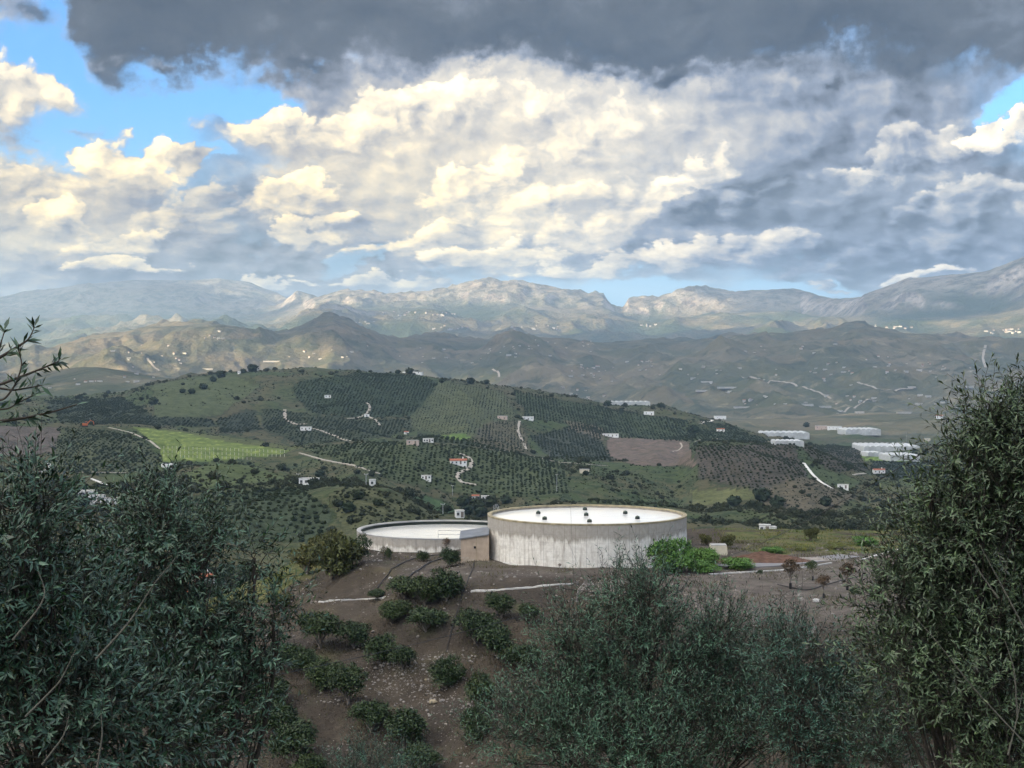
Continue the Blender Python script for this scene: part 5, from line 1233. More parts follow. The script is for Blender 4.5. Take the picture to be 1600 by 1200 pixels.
# ---- broad-leaved orchard trees and shrubs: a few models, copied
def crown_tree(name, label, cat, leafmat, seed, w=1.5, h=1.3, trunk_h=0.7, n=2200, leaf=0.20, lw=0.34, trunk=True, guard=False, lobes=7, group=None, open_=0.0, trunkm='wood', flat=0.75):
    r = np.random.default_rng(seed); t = thing(name, label, cat, (0, 0, -500), 0, group)
    ctr = np.array((0, 0, trunk_h + h * 0.55)); P, Dn = [], []
    LB = [(ctr, 0.62)] + [(ctr + unit(r.standard_normal(3)) * np.array((w, w, h * 0.8)) * r.uniform(0.35, 0.62), r.uniform(0.28, 0.46)) for _ in range(lobes)]
    tot = sum(q[1] ** 2 for q in LB)
    for (c, q) in LB:
        m = int(n * q * q / tot); d = unit(r.standard_normal((m, 3))); d[:, 2] = np.where(d[:, 2] < -0.35, -d[:, 2] * 0.6, d[:, 2]); d = unit(d)
        k = (1 - open_) * 0.2 + 0.8 * r.random((m, 1)) ** 0.25; lump = 0.85 + 0.35 * fbm(d[:, 0] * 3 + seed, d[:, 1] * 3 + d[:, 2] * 2, 2, seed)[:, None]
        P.append(c + d * k * lump * q * np.array((w, w, h * flat))); Dn.append(d)
    P = np.concatenate(P); Dn = np.concatenate(Dn); m = len(P); P[:, 2] = np.maximum(P[:, 2], trunk_h * 0.35 if trunk else 0.02)
    D = unit(Dn * 0.55 + 0.85 * r.standard_normal((m, 3)) + np.array((0, 0, 0.1))); N = unit(Dn + np.array((0, 0, 0.6)) + 0.45 * r.standard_normal((m, 3)))
    L = leaf * r.uniform(0.6, 1.2, m); V, Fc, k = leaf_arrays(P, D, N, L, L * lw, False, 0.2)
    me = np_mesh('crown', V, Fc, True); add_attr(me, 'tint', np.repeat(np.clip(r.normal(0.5, 0.2, m) + 0.25 * (Dn[:, 2]) * 0, 0, 1), k)); link_obj('crown', me, t, ML[leafmat])
    b = MB(); b.tube(bez(np.array((0, 0, -0.3)), ctr * 0.9, r, 0.05), np.linspace(0.09, 0.045, 7) * (w / 1.5) ** 0.5, 6)
    for (c, q) in LB[1:]: b.tube(bez(np.array((0, 0, trunk_h * r.uniform(0.5, 1.0))), c, r, 0.1, 5), np.linspace(0.05, 0.012, 5) * (w / 1.5) ** 0.5, 4)
    b.build('trunk', M[trunkm], t, True)
    if guard: MB().lathe([(0.10, -0.05), (0.11, 0.02), (0.10, 0.42), (0.075, 0.44)], 8).build('trunk_guard', M['black'], t)
    return t
used = {}
def place(proto, px, py, wpx, label, ymin=90, ymax=330, group=None, squash=1.0, pw=1.5):
    """stand a tree whose foot is at the photo pixel and whose crown is wpx pixels wide"""
    P = gp(px, py, ymin, ymax); k = wpx * P[1] / F / (2 * pw)
    if proto not in used: used[proto] = 1; o = proto; o.location = P; o['label'] = label; o.scale = (k, k, k * squash); o.rotation_euler = (0, 0, px * 0.37)
    else: o = dup(proto, P, px * 0.37 + py, (k, k, k * squash), label)
    if group: o['group'] = group
    return o
GM = 'mango trees on the knoll slope'
mg = [crown_tree('mango_tree', '', 'mango tree', 'mango', 100 + i, 1.5, 1.55 + 0.12 * i, 0.16, 3200, 0.21, 0.38, lobes=9 + i, flat=0.9) for i in range(4)]
MANGO = [  # centre px, py of crown, width, height, label
 (499, 975, 64, 66, 'tall dark mango tree at the left end of the upper terrace, below the white kerb'), (553, 990, 56, 40, 'low mango tree just right of the tall dark one on the upper terrace'), (595, 1011, 50, 42, 'mango tree third along the terrace, above the overhead cable'),
 (628, 1026, 38, 36, 'small mango tree over the strip of pale rubble'), (448, 1020, 56, 42, 'mango tree at the left end of the second row, above the cable'), (476, 1034, 48, 44, 'mango tree in the second row touching the cable from above'),
 (502, 1052, 52, 46, 'mango tree in the second row just under the cable'), (545, 1064, 60, 58, 'large bright topped mango tree at the middle of the second row'), (580, 1112, 60, 58, 'mango tree low in the second row, upper left of the dense round one'),
 (631, 1136, 70, 62, 'dense round mango tree at the low right end of the second row'), (697, 1048, 50, 46, 'lone round mango tree with stone rubble at its foot'), (660, 1186, 54, 42, 'mango tree cut by the bottom edge, right of the grey scrub'),
 (633, 912, 54, 38, 'left one of three mango trees in a clump under the pump house'), (664, 921, 52, 42, 'middle one of three mango trees in a clump under the pump house'), (698, 911, 52, 48, 'right and tallest of three mango trees under the pump house'),
 (612, 955, 50, 34, 'thin mango tree left below the clump of three'), (664, 962, 58, 44, 'mango tree directly below the clump of three'), (742, 975, 60, 50, 'mango tree beside the thin hose running down the slope'),
 (778, 996, 56, 54, 'mango tree under the cable at the edge of the grey olive'), (784, 944, 46, 36, 'sparse mango tree under the kerb below the big tank'), (816, 1022, 56, 52, 'mango tree half behind the left flank of the grey olive'),
 (748, 1080, 52, 62, 'upper of two mango trees against the left edge of the grey olive'), (742, 1124, 44, 60, 'lower of two mango trees against the left edge of the grey olive'), (415, 1090, 62, 58, 'top mango tree of the lowest left row beside the left olive'),
 (437, 1120, 62, 62, 'middle mango tree of the lowest left row beside the left olive'), (458, 1160, 66, 68, 'lowest full mango tree of the left row, in front of the others'), (484, 1196, 52, 42, 'mango tree cut by the bottom edge at the end of the left row'),
 (830, 957, 32, 26, 'little mango tree between the kerb and the grey olive'), (590, 926, 26, 18, 'stunted little mango tree where the hoses end'), (703, 870, 30, 28, 'small dark mango bush right under the pump house wall'), (661, 868, 18, 16, 'tiny bush between the two hoses by the lower tank')]
for i, (px, py, w, h, lab) in enumerate(MANGO): place(mg[i % 4], px, py + h * 0.58, w * 1.45, lab, group=GM, squash=min(1.2, max(0.65, h / w * 0.98)))
br_ = crown_tree('shrub', '', 'shrub', 'brown', 131, 1.5, 1.4, 0.1, 2600, 0.20, 0.4, lobes=9)
place(br_, 480, 896, 84, 'olive brown shrub at the left end of the big shrub clump on the knoll edge'); place(br_, 518, 908, 118, 'largest olive brown shrub on the left brow of the knoll', squash=1.0); place(br_, 548, 888, 66, 'dark shrub on the right of the big shrub clump')
place(br_, 505, 876, 80, 'yellowish shrub top rising behind the largest shrub'); place(br_, 442, 950, 40, 'low brownish shrub below the brow, left of the kerb'); place(br_, 1135, 856, 36, 'yellowish bush behind the white valve box'); place(br_, 1104, 852, 30, 'yellow green bush at the right foot of the big tank')
place(br_, 1266, 845, 36, 'dark rounded bush on the far edge of the plateau', ymin=130)
tl = crown_tree('shrub', '', 'shrub', 'mango', 133, 1.2, 1.9, 0.2, 1800, 0.2, 0.4, lobes=7); place(tl, 563, 878, 46, 'upright bright green shrub in front of the lower tank', pw=1.2); place(tl, 1077, 868, 16, 'dark narrow bush tucked behind the right side of the big tank', ymin=150, pw=1.2)
ye = crown_tree('shrub', '', 'shrub', 'yellow', 135, 1.5, 0.9, 0.05, 1500, 0.14, 0.4, lobes=7); place(ye, 432, 912, 46, 'yellow flowering shrub on the left flank of the knoll'); place(ye, 470, 878, 30, 'smaller yellow shrub above the flowering one')
dr = crown_tree('dry_shrub', '', 'shrub', 'dry', 137, 1.2, 1.5, 0.05, 900, 0.25, 0.10, lobes=5); place(dr, 600, 872, 30, 'pale dry shrub against the wall of the lower tank', pw=1.2); place(tl, 608, 874, 18, 'small green bush beside the pale dry shrub', pw=1.2)
sp = crown_tree('sapling', '', 'young tree', 'rust', 139, 1.1, 1.0, 1.1, 380, 0.22, 0.34, lobes=5, open_=0.4)
place(sp, 741, 872, 30, 'orange tinged sapling in front of the pump house', pw=1.1); place(sp, 697, 862, 22, 'little sapling against the wall of the lower tank', pw=1.1); place(sp, 874, 890, 10, 'tiny sapling at the foot of the big tank', pw=1.1)
yg = crown_tree('young_tree', '', 'young tree', 'rust', 141, 1.0, 0.9, 1.15, 900, 0.17, 0.36, lobes=7, guard=True); yg2 = crown_tree('young_tree', '', 'young tree', 'mango', 143, 1.0, 0.9, 1.0, 900, 0.17, 0.36, lobes=7, guard=True)
GY_ = 'young trees with black trunk guards on the gravel'
place(yg2, 1187, 906, 15, 'smallest young tree, alone at the left end of the gravel', group=GY_, pw=1.0); place(yg, 1235, 920, 42, 'reddish young tree in front on the gravel with wide crown', group=GY_, pw=1.0); place(yg2, 1270, 907, 30, 'green young tree behind the reddish one by the kerb', group=GY_, pw=1.0)
place(yg, 1287, 934, 32, 'young tree beside the pale flat rock', group=GY_, pw=1.0); place(yg, 1324, 922, 38, 'dark young tree behind, next to the right olive', group=GY_, pw=1.0); place(yg2, 1336, 947, 28, 'nearest young tree, in front of the right olive', group=GY_, pw=1.0)
wd = crown_tree('weed_clump', '', 'weeds', 'lush', 145, 1.5, 0.85, 0.0, 3400, 0.15, 0.45, lobes=10, trunk=False)
place(wd, 1052, 894, 112, 'tall bright green weed clump against the right side of the big tank', squash=1.25); place(wd, 1096, 885, 80, 'bright green weed clump left of the white valve box'); place(wd, 1152, 889, 84, 'low bright green weeds in front of the valve box', squash=0.6); place(wd, 1100, 894, 80, 'spreading green weeds below the white valve box', squash=0.6)

for (px, py, w, q, lab) in ((1205, 864, 54, 0.5, 'green weeds behind the red earth heap'), (1252, 860, 60, 0.5, 'green weeds along the plateau edge right of the red heap'), (1305, 858, 60, 0.55, 'green weeds at the plateau edge before the green shoulder'), (1352, 852, 64, 0.6, 'green weeds under the left side of the right olive')):
    place(wd if w != 60 else ye, px, py, w, lab, squash=q)
# grass tufts along the plateau edge
def tufts(n, fn, hgt, name, mat, seed, w=0.02):
    r = np.random.default_rng(seed); P = fn(r, n); n = len(P); D = unit(np.array((0, 0, 1.0)) + 0.45 * r.standard_normal((n, 3)) * np.array((1, 1, 0.2))); N = unit(np.c_[r.standard_normal((n, 2)), np.full(n, 0.3)])
    L = hgt * r.uniform(0.4, 1.3, n); V, Fc, k = leaf_arrays(P, D, N, L, np.full(n, w) + L * 0.03, False, 0.25); me = np_mesh(name, V, Fc); add_attr(me, 'tint', np.repeat(r.random(n), k)); link_obj(name, me, None, mat, kind='stuff')
def strip_pts(r, n):
    x = r.uniform(17, 70, n); y = r.uniform(150, 200, n); k = smoothstep(fbm(x / 3.5, y / 2.0, 3, 39), -0.25, 0.3) * smoothstep(x, 20, 25) * smoothstep(y + 3 * fbm(x / 5, y / 5, 2, 33), 151, 157); s = (r.random(n) < k) & (np.hypot(x - 23.5, y - 153) > 4.2); x, y = x[s], y[s]; return np.c_[x, y, hz(x, y) - 0.02]
tufts(22000, strip_pts, 0.32, 'tall_grass', ML['grass'], 8, 0.04)
def slope_pts(r, n):
    x = r.uniform(-32, 40, n); y = r.uniform(108, 168, n); k = fbm(x / 6, y / 6, 3, 55) + 0.2 * fbm(x, y, 2, 56); s = (k > 0.22) & (np.hypot(x - TC[0], y - TC[1]) > 10.5) & (np.hypot(x - T2[0], y - T2[1]) > 10.6); x, y = x[s], y[s]; return np.c_[x, y, hz(x, y) - 0.02]
tufts(36000, slope_pts, 0.30, 'dry_grass', ML['dry'], 9, 0.035)
def shoulder_pts(r, n):
    x = r.uniform(25, 100, n); y = r.uniform(190, 250, n); return np.c_[x, y, hz(x, y) - 0.02]
tufts(16000, shoulder_pts, 0.6, 'shoulder_grass', ML['grass'], 10, 0.10)

def litter(r, n):
    P = []
    for (px, py, w, h, lab) in MANGO:
        c = gp(px, py + h * 0.58, 90, 330); m = int(n * w / 1500); P.append(np.c_[c[0] + r.normal(0, w * c[1] / F * 0.42, m), c[1] + r.normal(0, w * c[1] / F * 0.42, m)])
    P = np.concatenate(P); return np.c_[P, hz(P[:, 0], P[:, 1]) - 0.01]
tufts(9000, litter, 0.16, 'leaf_litter', ML['litter'], 12, 0.05)

# bare pale trees
def bare_tree(label, px, py, hpx, seed, Y0=None, lean=0.0, mat='deadwood', name='bare_tree', spread=0.6, thick=0.02, P=None):
    r = np.random.default_rng(seed); P = (gp(px, py, 90, 200) if Y0 is None else at(px, py, Y0)) if P is None else P; h = hpx * P[1] / F; t = thing(name, label, 'bare tree', P); b = MB(); tw = MB()
    def grow(p, d, l, rad, lev, mb):
        q = p + d * l; mb.tube(bez(p, q, r, 0.08, 5), np.linspace(rad, rad * 0.62, 5), 5 if lev < 2 else 3)
        if lev >= 5 or l < h * 0.05: return
        for _ in range(r.integers(2, 4)): grow(p + (q - p) * r.uniform(0.55, 1.0), unit(d + spread * r.standard_normal(3) + np.array((0, 0, 0.2))), l * r.uniform(0.55, 0.8), rad * 0.58, lev + 1, tw)
    grow(np.array((0, 0, -0.1)), unit(np.array((lean, 0, 1.0))), h * 0.36, h * thick, 0, b); b.build('trunk', M[mat], t, True); tw.build('twigs', M[mat], t)
bare_tree('white barked bare tree below the big tank', 901, 940, 62, 5, lean=0.15); bare_tree('pale leafless shrub left of the second one on the gravel edge', 1092, 972, 52, 6, name='bare_shrub', spread=0.75); bare_tree('pale leafless shrub right of its twin on the gravel edge', 1178, 990, 52, 9, name='bare_shrub', spread=0.7)
bare_tree('grey bare bush in front of the big tank, above the grey olive', 960, 925, 78, 12, mat='wood', name='bare_shrub', spread=0.6, lean=0.2); bare_tree('bare twiggy shrub rising from the grey olive at right', 1262, 1012, 50, 14, name='bare_shrub', spread=0.6)

# ------------------------------------------------------------------ olives in the foreground
OG = 'olive trees in the foreground'
olive('silvery olive tree filling the lower left corner, nearest to the viewer', 60, 7.6, [(15, 855, 90, 110), (-40, 980, 150, 150), (85, 965, 130, 120, 0.5), (60, 1110, 190, 140), (210, 1130, 130, 110, 0.3), (55, 780, 60, 60, 0.2)], seed=201, leafL=0.060, leafW=0.25, singles=300, group=OG, density=0.66)
olive('olive tree behind the lower left one, with a pointed top beside the white villa', 260, 10.2, [(245, 870, 110, 105), (318, 992, 82, 70), (180, 960, 110, 110, 0.5), (245, 800, 42, 50), (280, 1040, 130, 110), (330, 1110, 100, 110), (398, 872, 34, 30, 0.4), (330, 835, 36, 40), (425, 960, 50, 34), (395, 1030, 40, 40)], seed=202, leafL=0.057, leafW=0.25, group=OG, density=0.62, singles=150, five=False)
olive('dark olive tree at the right edge, tallest of the foreground', 1560, 9.6, [(1562, 745, 78, 88), (1596, 690, 56, 60), (1512, 825, 88, 88), (1590, 880, 130, 140, 0.4), (1450, 870, 70, 60), (1420, 940, 85, 75), (1530, 960, 120, 110), (1620, 760, 80, 110, 0.5), (1520, 680, 30, 34), (1592, 645, 30, 32), (1556, 655, 40, 40), (1455, 770, 22, 34), (1490, 720, 20, 28), (1410, 1030, 70, 60, -0.2), (1530, 1075, 120, 80, -0.3), (1590, 1180, 110, 60, -0.3)], leafmat='olive_warm', seed=203, leafL=0.056, leafW=0.25, group=OG, density=0.74, singles=300, five=False)
olive('sparse twiggy olive in the lower right corner, under the tallest', 1500, 11.5, [(1480, 1090, 130, 90), (1590, 1120, 110, 110), (1380, 1150, 90, 80), (1430, 1010, 70, 60), (1570, 1010, 80, 70)], seed=204, leafL=0.05, group=OG, density=0.42, dry=0.35, five=False)
olive('wide grey green olive at the bottom centre', 1010, 15.5, [(1005, 972, 80, 66), (1000, 1070, 150, 110), (1130, 1060, 120, 95, 0.5), (890, 1078, 84, 72), (830, 1150, 100, 80), (990, 1170, 190, 90, -0.5), (1190, 1130, 110, 100), (1015, 922, 40, 36), (965, 935, 26, 30), (900, 990, 60, 50), (1120, 985, 50, 45)], 'olive_pale', 0.060, 0.19, 0.74, 205, slen=(0.28, 0.55), upb=0.9, group=OG, five=False, dry=0.06)
olive('grey green olive bush right of the wide one, at the bottom', 1270, 14.0, [(1240, 1030, 70, 70), (1270, 1130, 110, 90), (1330, 1080, 60, 60), (1340, 1180, 90, 60)], 'olive_pale', 0.058, 0.19, 0.8, 206, slen=(0.25, 0.45), upb=0.8, group=OG, five=False, dry=0.2)
olive('small pale olive scrub at the bottom edge among the mango trees', 590, 22.0, [(585, 1200, 55, 40), (540, 1215, 40, 30), (640, 1215, 40, 25)], 'olive_pale', 0.06, 0.18, 0.5, 207, slen=(0.3, 0.5), upb=0.9, group=OG, five=False, trunk_r=0.05)

def stems(tree, Y, lines):
    for ln in lines:
        p = np.array([at(x, y, Y + 0.02 * i) for i, (x, y) in enumerate(ln)]); t = np.linspace(0, 1, 14); L = np.linspace(0, 1, len(p)); p = np.stack([np.interp(t, L, p[:, i]) for i in range(3)], 1)
        for _ in range(2): p[1:-1] = 0.5 * p[1:-1] + 0.25 * (p[:-2] + p[2:])
        MB().tube(p - np.array(tree.location), np.linspace(0.0062, 0.0018, 14), 5).build('branch', M['pale_bark'], tree, True)
OT = [o for o in bpy.data.objects if o.name.startswith('olive_tree')]
stems(OT[0], 7.05, [[(150, 1030), (205, 970), (238, 915), (278, 868)], [(20, 1000), (62, 950), (72, 925), (60, 893)], [(40, 1120), (95, 1065), (118, 1015)], [(150, 1210), (160, 1150), (158, 1115)], [(66, 1195), (100, 1150), (108, 1118)]])
stems(OT[2], 8.9, [[(1600, 1160), (1520, 1075), (1470, 1010), (1425, 958)], [(1590, 1120), (1585, 1045), (1570, 1000)], [(1500, 845), (1535, 900), (1560, 935)][::-1], [(1575, 1180), (1590, 1120), (1598, 1080)], [(1610, 1000), (1560, 905), (1530, 850)]])
# the single branch that reaches in from the left, leaf by leaf
def reach():
    r = np.random.default_rng(301); Y = 6.2
    X0 = -3.1; root = np.array((X0, Y, float(near_height(np.array([X0]), np.array([Y]))[0])))
    t = thing('olive_tree', 'olive tree outside the left edge, one thin leafy branch reaching into view', 'olive tree', root, 0, OG)
    tr = MB(); top = at(-330, 520, Y); tr.tube(bez(root - np.array((0, 0, 0.3)), top, r, 0.05) - root, np.linspace(0.12, 0.05, 7), 8); tr.build('trunk', M['bark'], t, True)
    SH = [[(-330, 640), (-120, 668), (0, 659), (45, 652), (85, 643), (120, 632)], [(-330, 640), (-150, 640), (-10, 605), (40, 586), (70, 574), (92, 564)], [(-150, 640), (-40, 580), (5, 556), (30, 540), (46, 530), (54, 510)], [(-40, 620), (5, 628), (25, 600), (35, 570), (28, 545)],
          [(-150, 640), (-30, 640), (12, 640), (30, 628), (52, 618)], [(-40, 580), (-5, 560), (0, 540), (8, 515)], [(-10, 605), (20, 610), (45, 606), (66, 602)]]
    bb = MB(); base, dirs = [], []; leaf = []
    for k, s in enumerate(SH):
        p = np.array([at(px, py, Y + 0.12 * math.sin(k * 1.7) + 0.02 * j) for j, (px, py) in enumerate(s)])
        tt = np.linspace(0, 1, 24); L = np.linspace(0, 1, len(p)); p = np.stack([np.interp(tt, L, p[:, i]) for i in range(3)], 1)
        for _ in range(3): p[1:-1] = 0.5 * p[1:-1] + 0.25 * (p[:-2] + p[2:])
        bb.tube(p - root, np.linspace(0.010 if k < 3 else 0.005, 0.0022, 24), 5)
        T = unit(np.gradient(p, axis=0)); m = [30, 34, 26, 24, 16, 14, 16][k]
        for i in range(m):
            f = r.uniform(0.25, 0.78) if k == 0 else 1 - r.random() ** 1.4 * 0.62
            q = f * 23; j = min(int(q), 22); pos = p[j] + (p[j + 1] - p[j]) * (q - j)
            scrx = CXP + F * pos[0] / pos[1]
            if scrx < -25 or (k == 0 and scrx > 70): continue
            leaf.append((pos, unit(T[j] * 0.6 + unit(r.standard_normal(3)) * 0.75 + np.array((0, 0, 0.15))), unit(r.standard_normal(3) + np.array((0, -0.4, 0.8)))))
        leaf.append((p[-1], T[-1], unit(np.array((0.2, -0.5, 0.8)))))
    bb.build('branch', M['bark'], t, True)
    for pos, d, nrm in leaf:
        L = np.array([0.056 * r.uniform(0.6, 1.2)]); V, Fc, k = leaf_arrays(np.zeros((1, 3)), d[None], nrm[None], L, L * 0.24, True); me = np_mesh('leaf', V, Fc, True); add_attr(me, 'tint', np.full(k, np.clip(r.normal(0.45, 0.2), 0, 1)))
        o = link_obj('leaf', me, t, ML['olive']); o.location = pos - root
reach()

# ------------------------------------------------------------------ trees on the hills
def hill_tree_mesh(seed, n=46, shape=(1, 1, 0.85)):
    r = np.random.default_rng(seed); co, f = lumpy(seed, *shape, 2, 0.45); co[:, 2] += 0.55
    d = unit(r.standard_normal((n, 3))); d[:, 2] = np.abs(d[:, 2]) * 0.9; P = d * np.array(shape) * 0.9 + np.array((0, 0, 0.55)); D = unit(d + 0.5 * r.standard_normal((n, 3))); N = unit(r.standard_normal((n, 3)) + d)
    V, Fc, k = leaf_arrays(P, D, N, r.uniform(0.35, 0.6, n), np.full(n, 0.38), False, 0.1)
    V = np.r_[co, V]; tint = np.r_[0.35 + 0.3 * fbm(co[:, 0] * 2, co[:, 2] * 2 + co[:, 1], 2, seed), np.repeat(r.random(n), k)]
    me = np_mesh('crown', V, np.r_[f, Fc + len(co)], False); add_attr(me, 'tint', np.clip(tint, 0, 1)); me.materials.append(ML['far']); return me
HT = [hill_tree_mesh(400 + i) for i in range(4)]; HTs = hill_tree_mesh(411, 40, (1, 1, 0.7)); HTs.materials.clear(); HTs.materials.append(ML['scrub'])

def gn_scatter(name, P, sc, rot, src, label=None):
    me = bpy.data.meshes.new(name); me.vertices.add(len(P)); me.vertices.foreach_set('co', np.asarray(P, np.float32).ravel()); add_attr(me, 'sc', sc); add_attr(me, 'rot', rot); me.update()
    o = link_obj(name, me, kind='stuff', label=label)
    ng = bpy.data.node_groups.new(name, 'GeometryNodeTree'); ng.interface.new_socket('Geometry', in_out='INPUT', socket_type='NodeSocketGeometry'); ng.interface.new_socket('Geometry', in_out='OUTPUT', socket_type='NodeSocketGeometry')
    N = ng.nodes; L = ng.links; gi = N.new('NodeGroupInput'); go = N.new('NodeGroupOutput'); ip = N.new('GeometryNodeInstanceOnPoints'); oi = N.new('GeometryNodeObjectInfo'); oi.inputs['Object'].default_value = src
    a1 = N.new('GeometryNodeInputNamedAttribute'); a1.data_type = 'FLOAT'; a1.inputs['Name'].default_value = 'sc'; a2 = N.new('GeometryNodeInputNamedAttribute'); a2.data_type = 'FLOAT'; a2.inputs['Name'].default_value = 'rot'
    cx = N.new('ShaderNodeCombineXYZ'); L.new(a2.outputs[0], cx.inputs[2]); L.new(gi.outputs[0], ip.inputs['Points']); L.new(oi.outputs['Geometry'], ip.inputs['Instance']); L.new(a1.outputs[0], ip.inputs['Scale']); L.new(cx.outputs[0], ip.inputs['Rotation']); L.new(ip.outputs[0], go.inputs[0])
    md = o.modifiers.new('instances', 'NODES'); md.node_group = ng; return o

r_ = np.random.default_rng(77); OP, OS = [], []
ORCH = {'orchard': (2.7, 4.3, 0.72), 'orchardbrown': (2.9, 4.3, 0.62), 'lightrows': (2.6, 4.6, 0.40), 'dark': (2.6, 4.2, 0.74), 'terraces': (2.4, 4.0, 0.5)}
for fi, (nm, poly, ya, yb, col) in enumerate(FIELDS):
    if nm not in ORCH: continue
    dx, dy, s = ORCH[nm]; pp = np.array(poly, float); G = ground_hit(pp[:, 0], pp[:, 1], ya, yb)
    x0, x1 = G[:, 0].min() - 20, G[:, 0].max() + 20; y0, y1 = max(ya, G[:, 1].min() - 60), min(yb, G[:, 1].max() + 60); ang = 0.25 * math.sin(fi * 2.1)
    if y1 > 1250: dx *= 1.25; dy *= 1.25; s *= 1.15
    gx_, gy_ = np.meshgrid(np.arange(x0, x1, dx), np.arange(y0, y1, dy), indexing='ij'); gx_ = gx_.ravel() + r_.normal(0, 0.35, gx_.size); gy_ = gy_.ravel() + r_.normal(0, 0.35, gy_.size) + (gx_ - x0) * ang * 0.0
    gy_ = gy_ + 22 * np.sin(gx_ / 95 + fi) + 0.10 * (gx_ - x0) * math.cos(fi) ; z = hz(gx_, gy_); px = CXP + F * gx_ / gy_; py = HZ - F * z / gy_
    k = inpoly(px + 6 * fbm(gx_ / 45, gy_ / 45, 3, 95), py + 2.2 * fbm(gx_ / 45, gy_ / 45, 3, 96), poly) & (gy_ > ya) & (gy_ < yb) & (r_.random(len(px)) > 0.07 + 0.5 * smoothstep(fbm(gx_ / 22, gy_ / 22, 2, 97), 0.35, 0.8))
    OP.append(np.c_[gx_, gy_, z - 0.15][k]); OS.append(1.1 * s * (r_.uniform(0.6, 1.25, k.sum()) * (1 + 0.25 * fbm(gx_[k] / 40, gy_[k] / 40, 2, 91))))
OP = np.concatenate(OP); OS = np.concatenate(OS); near = np.argsort(OP[:, 1])
for i in near[:300]:
    o = link_obj('orchard_tree', HT[int(r_.integers(4))], label='small round orchard tree in the planted rows on the nearer hillside', category='tree', group='nearer orchard trees on the hillside'); o.location = OP[i]; k = OS[i]; o.scale = (k, k, k * 0.95); o.rotation_euler = (0, 0, r_.uniform(0, 6.28))
    if i == near[0]: src_tree = o
srcA = link_obj('orchard_tree', HT[0], label='small round orchard tree in the planted rows on the nearer hillside', category='tree', group='nearer orchard trees on the hillside'); srcA.location = OP[near[300]]
rest = near[301:]
gn_scatter('orchard_rows', OP[rest], OS[rest], r_.uniform(0, 6.28, len(rest)), srcA)
# scrub between the fields
n = 170000; y = np.exp(r_.uniform(math.log(330), math.log(2350), n)); x = r_.uniform(-0.36, 0.36, n) * y; k = fbm(x / 90, y / 90, 4, 81) + 0.25 * r_.standard_normal(n)
z = hz(x, y); px = CXP + F * x / y; py = HZ - F * z / y; keep = k > 0.02
for (nm, poly, ya, yb, col) in FIELDS:
    if nm in ('scrubgreen', 'brown'): keep |= inpoly(px, py, poly) & (y > ya) & (y < yb) & (r_.random(n) < 0.55)
for (nm, poly, ya, yb, col) in FIELDS:
    if nm in ('scrubgreen', 'brown'): continue
    ins = inpoly(px, py, poly) & (y > ya) & (y < yb); keep &= ~(ins & ((r_.random(n) > 0.3) | (nm not in ('lightgreen', 'grass', 'meadow'))))
S_ = np.c_[x, y, z - 0.1][keep]; ss_ = (0.30 + 0.24 * r_.pareto(2.4, len(S_))).clip(0.26, 2.3) * np.where(S_[:, 1] > 1250, 1.25, 1.0)
srcS = link_obj('bush', HTs, label='dark round bush on the slope below the orchard spur', category='bush'); srcS.location = gp(640, 800, 430, 900)
gn_scatter('hill_scrub', S_, ss_, r_.uniform(0, 6.28, len(S_)), srcS)
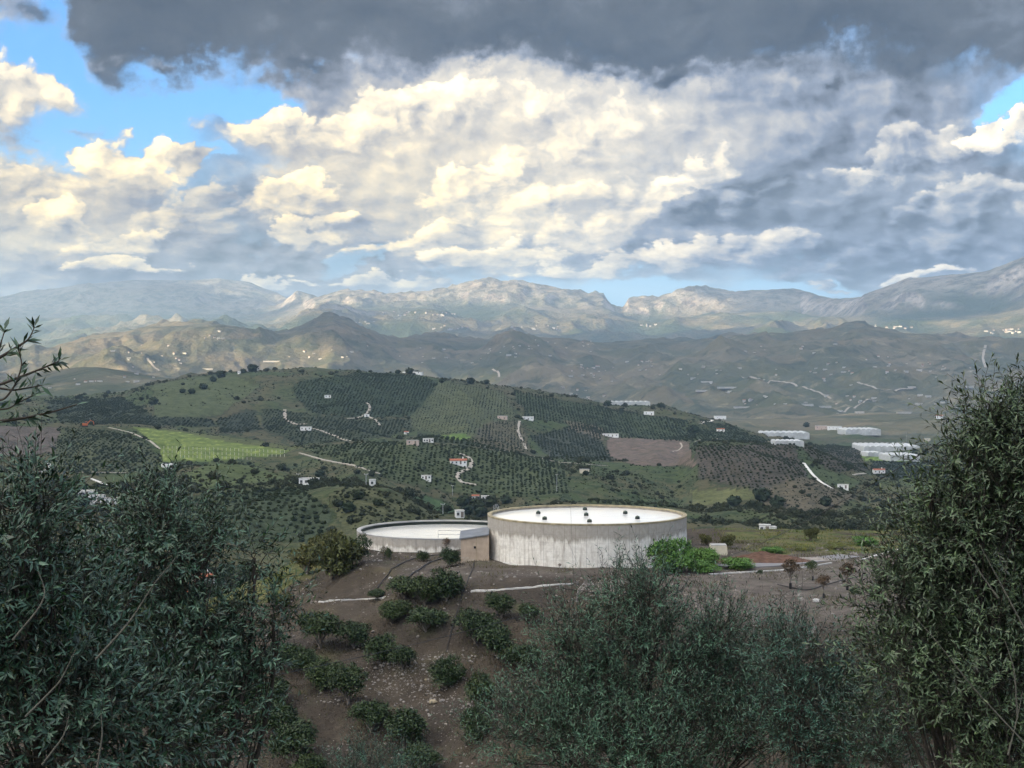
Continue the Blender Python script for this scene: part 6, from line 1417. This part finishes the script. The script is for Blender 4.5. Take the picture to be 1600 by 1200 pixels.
# larger trees that stand out singly
TRE = [(735, 600, 13, 'dark round tree standing alone on the crest of the main hill'), (640, 584, 12, 'dark tree right of the roadside hut on the hill crest'), (622, 584, 8, 'small dark tree left of the roadside hut on the hill crest'), (652, 585, 8, 'lower dark tree at the right of the hut on the crest'),
 (395, 581, 16, 'broad dark tree on the left shoulder of the main hill crest'), (380, 583, 9, 'small dark tree beside the white hut on the crest'), (345, 590, 14, 'round tree on the falling left crest of the main hill'), (333, 596, 10, 'second round tree lower on the left crest'), (318, 608, 12, 'round bush of a pair on the grassy left slope'), (300, 615, 10, 'lower bush of the pair on the grassy left slope'),
 (285, 614, 9, 'small bush left of the pair on the grassy slope'), (240, 632, 14, 'dark bush group low on the grassy left slope'), (950, 634, 11, 'dark tree at the left end of the skyline greenhouse'), (1032, 637, 10, 'dark tree at the right end of the skyline greenhouse'), (1083, 678, 18, 'big dark round tree on the right hill above the ploughed plot'), (1260, 667, 9, 'dark tree on the right hill by the warehouses'),
 (760, 600, 9, 'dark tree right of the lone crest tree'), (690, 598, 8, 'small tree left of the lone crest tree'), (560, 582, 6, 'tiny tree on the middle of the hill crest'), (125, 623, 9, 'tree on the dark left ridge'), (165, 620, 8, 'second tree on the dark left ridge'), (1147, 790, 20, 'dark round tree in the scrub right of the big tank'), (1370, 812, 22, 'dark bush on the green shoulder under the right olive'), (1290, 790, 18, 'dark bush in the brown valley at right'), (1190, 782, 26, 'broad dark tree above the brown valley'), (1215, 792, 22, 'dark tree beside the broad one above the brown valley'),
 (725, 790, 20, 'dark tree left in the grove under the white farmhouse'), (745, 795, 22, 'dark tree in the middle of the grove under the farmhouse'), (768, 790, 20, 'dark tree right in the grove under the farmhouse'), (730, 803, 18, 'low dark tree in front of the grove by the tank'), (752, 806, 18, 'dark tree at the grove edge just over the lower tank'), (790, 786, 16, 'tree right of the white outbuilding'),
 (560, 779, 18, 'dark bush on the brow of the left spur'), (545, 800, 20, 'dark bush low on the left spur'), (590, 790, 14, 'bush right on the face of the left spur'), (500, 745, 14, 'bush right of the white hut on the left spur'), (440, 735, 14, 'bush on the light green rise at left'), (130, 790, 18, 'dark tree left of the white villa'), (195, 792, 20, 'dark tree right of the white villa'), (1340, 830, 14, 'little dark bush on the green shoulder edge')]
for i, (px, py, w, lab) in enumerate(TRE):
    P, s = msize(px, py, 340 if py > 770 else 600, 3300); k = w * s / 2
    if px == 1370 or px == 1340: P = gp(px, py, 180, 330); k = w * P[1] / F / 2
    o = thing('tree', lab, 'tree', P, i * 1.3, 'single trees on the hills'); c = link_obj('crown', HT[i % 4], o); c.scale = (k, k, k * 0.95); c.location = (0, 0, k * 0.15)
    MB().tube([(0, 0, -0.6), (0, 0, k * 0.6)], [0.12 * k, 0.07 * k], 5).build('trunk', M['wood'], o)
rt = gp(352, 905, 200, 500)
for (px, py, w, lab) in ((352, 915, 46, 'bright green round tree right of the red roofed house'), (385, 905, 34, 'green tree between the red roofed house and the knoll'), (330, 940, 40, 'low green bush under the red roofed house')):
    P = gp(px, py, 200, 500); o = dup(mg[1], P, px, w * P[1] / F / 3.0, lab, 'green trees by the red roofed house')
# posts of the trellis in the bright field
def trellis():
    b = MB(); q = []
    for px in np.arange(256, 445, 6.5):
        for j in range(3):
            py = 701 + (px - 256) * 0.035 + j * 6.5
            if py < 719: q.append((px, py))
    q = np.array(q); G = ground_hit(q[:, 0], q[:, 1], 700, 1300)
    for g in G: b.box((g[0], g[1], g[2] + 0.8), (0.22, 0.22, 2.0))
    o = b.build('trellis_posts', M['white2'], None, kind='stuff')
trellis()
